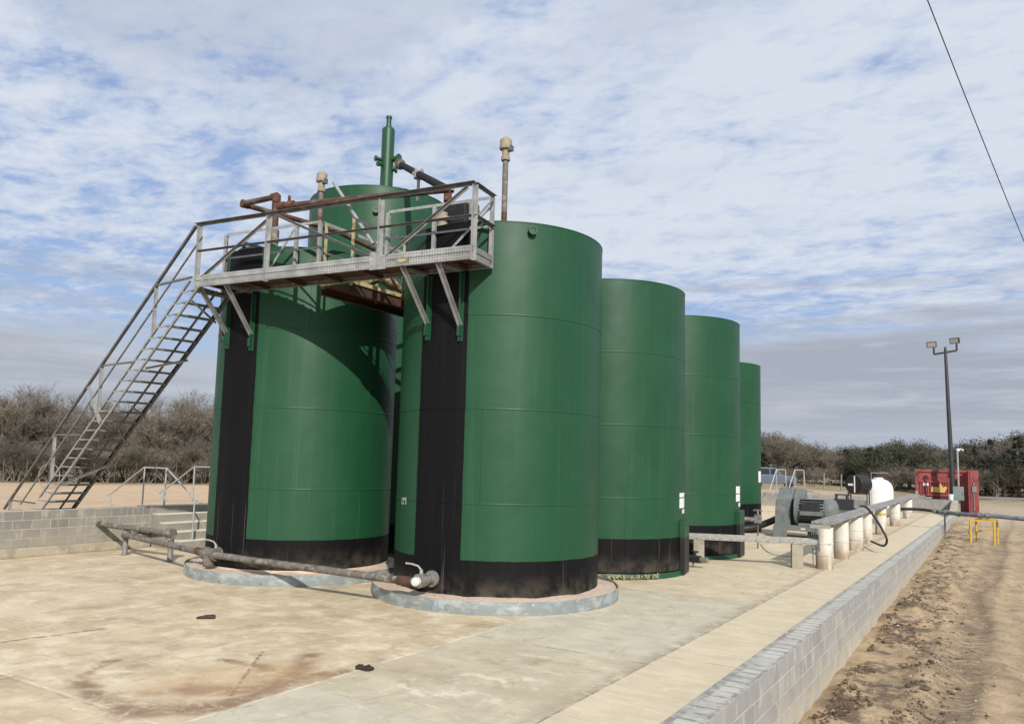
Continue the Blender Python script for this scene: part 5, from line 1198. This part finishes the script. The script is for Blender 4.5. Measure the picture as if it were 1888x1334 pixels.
def put(kind, px_, D, htop, label, group, name, wide=1.):
    p = at_d(px_, 880, D); z = ground_h(p.x, p.y); H0 = 5. if kind[0] == 'b' else 7.; q = at_d(px_, htop, D); s = max(.3, (q.z-z)/H0)
    tree(kind, (p.x, p.y, z-.05), s*wide, rt_.uniform(0, 6.28), label, group, name, s)
GL = 'bare winter trees in the thicket left of the tanks'
for px_, D, top, kd, wd in ((-30, 47, 730, 'bare1', .9), (22, 46, 712, 'bare0', .9), (66, 48, 704, 'bare2', .9), (112, 46, 746, 'bare4', 1.), (150, 48, 730, 'bare1', .9), (190, 45, 762, 'bare3', 1.1), (232, 47, 738, 'bare0', .9), (268, 46, 756, 'bare2', 1.), (304, 45, 734, 'bare4', .9), (343, 47, 716, 'bare0', .9), (378, 46, 740, 'bare1', 1.), (415, 46, 740, 'bare2', 1.), (450, 48, 742, 'bare3', 1.)):
    put(kd, px_, D, top, 'bare grey brown winter tree in the thicket behind the staircase and steps', GL, 'bare_tree', wd)
for k, px_ in enumerate(range(-20, 430, 17)):
    put('brush%d' % (k % 3), px_+rt_.uniform(-8, 8), 44+rt_.uniform(-.8, 1.2), 806+rt_.uniform(-18, 20), 'low tangled brown bush at the foot of the left thicket', 'bushes along the foot of the left thicket', 'brush_bush', 1.1)
GR = 'trees in the far right tree line'
right = ((1412, 102, 798, 'oak0', .9, 'o'), (1434, 99, 797, 'bare0', 1.2, 'b'), (1462, 103, 806, 'bare2', 1.2, 'b'), (1484, 106, 818, 'oak1', .8, 'o'), (1506, 104, 815, 'bare4', 1., 't'), (1533, 102, 832, 'bare1', 1.2, 'b'), (1560, 104, 826, 'cedar0', 1.5, 'c'), (1583, 100, 822, 'oak0', .7, 'o'), (1606, 104, 823, 'cedar1', 1.6, 'c'), (1652, 97, 808, 'oak1', 1.25, 'd'), (1676, 101, 816, 'oak0', .9, 'o'), (1705, 104, 830, 'bare0', 1.2, 'b'), (1728, 100, 823, 'oak1', .8, 'o'), (1752, 103, 828, 'bare2', 1.2, 'b'), (1778, 98, 822, 'oak0', .8, 'o'), (1800, 100, 820, 'cedar0', 1.3, 'c'), (1826, 96, 808, 'cedar1', 1.2, 'p'), (1850, 95, 816, 'bare4', 1.2, 'b'), (1878, 93, 801, 'cedar0', 1.3, 'q'), (1905, 94, 812, 'oak1', .9, 'o'), (1940, 96, 815, 'bare1', 1.2, 'b'))
LB = {'o': ('olive green round crowned tree in the far right tree line', 'evergreen_tree'), 'b': ('bare brown tree in the far right tree line', 'bare_tree'), 'c': ('dark pointed cedar standing in the far right tree line', 'cedar_tree'),
      't': ('tallest thin bare treetop above the far tree line between tanks and drum', 'bare_tree'), 'd': ('broad domed olive tree above the white plastic tank', 'evergreen_tree'), 'p': ('spiky dark cedar top right of the red container', 'cedar_tree'), 'q': ('dark cedar at the right edge of the photo', 'cedar_tree')}
for px_, D, top, kd, wd, lb in right:
    put(kd, px_, D, top, LB[lb][0], GR+' '+LB[lb][1].split('_')[0], LB[lb][1], wd)
for k, px_ in enumerate(range(1400, 1960, 24)):
    D = 92+rt_.uniform(-2, 3); D += 6*(1500 < px_ < 1575); put('brush%d' % (k % 3), px_+rt_.uniform(-8, 8), D, 858+rt_.uniform(-16, 10)+(px_-1400)*.012, 'low bare brown bush along the foot of the far tree line', 'bushes along the foot of the far tree line', 'brush_bush', 1.3)
# the wood behind both lines reads as one mass
def mass(name, spots):
    vs, fs = [], []; b0 = 0; cr = []
    for kd, px_, D, top, wd in spots:
        p = at_d(px_, 880, D); z = ground_h(p.x, p.y); me = PROT[kd][1]; H0 = 5. if kd[0] == 'b' else 7.; s = max(.3, (at_d(px_, top, D).z-z)/H0)
        n = len(me.vertices); co = np.empty(n*3); me.vertices.foreach_get('co', co); co = co.reshape(-1, 3); a = rt_.uniform(0, 6.28)
        x = (co[:, 0]*cos(a)-co[:, 1]*sin(a))*s*wd+p.x; y = (co[:, 0]*sin(a)+co[:, 1]*cos(a))*s*wd+p.y
        vs.append(np.stack([x, y, co[:, 2]*s+z-.05], 1)); fs += [tuple(i+b0 for i in q.vertices) for q in me.polygons]; b0 += n
    me = bpy.data.meshes.new(name); me.from_pydata(np.concatenate(vs).tolist(), [], fs); me.update()
    o = bpy.data.objects.new(name, me); link(o); return tag(o, kind='stuff')
o = mass('left_wood', [('bare%d' % (k % 5), -30+k*24+rt_.uniform(-6, 6), 52+rt_.uniform(-2, 4), 758+rt_.uniform(-20, 20), 1.1) for k in range(20)] + [('brush%d' % (k % 3), -30+k*34, 50, 792+rt_.uniform(-14, 16), 1.3) for k in range(14)]); o.data.materials.append(M['twig_dark'])
o = mass('far_wood', [('browny%d' % (k % 2), 1392+k*27+rt_.uniform(-9, 9), 110+rt_.uniform(-2, 3), lerp_tab(SKY_TAB, 1392+k*27)+8+rt_.uniform(-3, 10), .9) for k in range(22)] + [('bare%d' % (k % 5), 1390+k*25+rt_.uniform(-6, 6), 112+rt_.uniform(-2, 6), lerp_tab(SKY_TAB, 1390+k*25)+4+rt_.uniform(-5, 12), 1.4) for k in range(24)] + [('bare%d' % ((k+2) % 5), 1400+k*25+rt_.uniform(-6, 6), 107+rt_.uniform(-1, 2), lerp_tab(SKY_TAB, 1400+k*25)+8+rt_.uniform(-6, 10), 1.4) for k in range(24)] + [('brush%d' % (k % 3), 1390+k*30, 106, 846+rt_.uniform(-8, 10), 1.5) for k in range(20)]); o.data.materials.append(M['twig_dark'])
o = mass('far_evergreens', [(('oak0', 'oak1')[k % 2], 1395+k*44+rt_.uniform(-14, 14), 109+rt_.uniform(-2, 4), lerp_tab(SKY_TAB, 1395+k*44)+10+rt_.uniform(-2, 12), .9) for k in range(13)]); o.data.materials.append(M['leaf_cedar'])
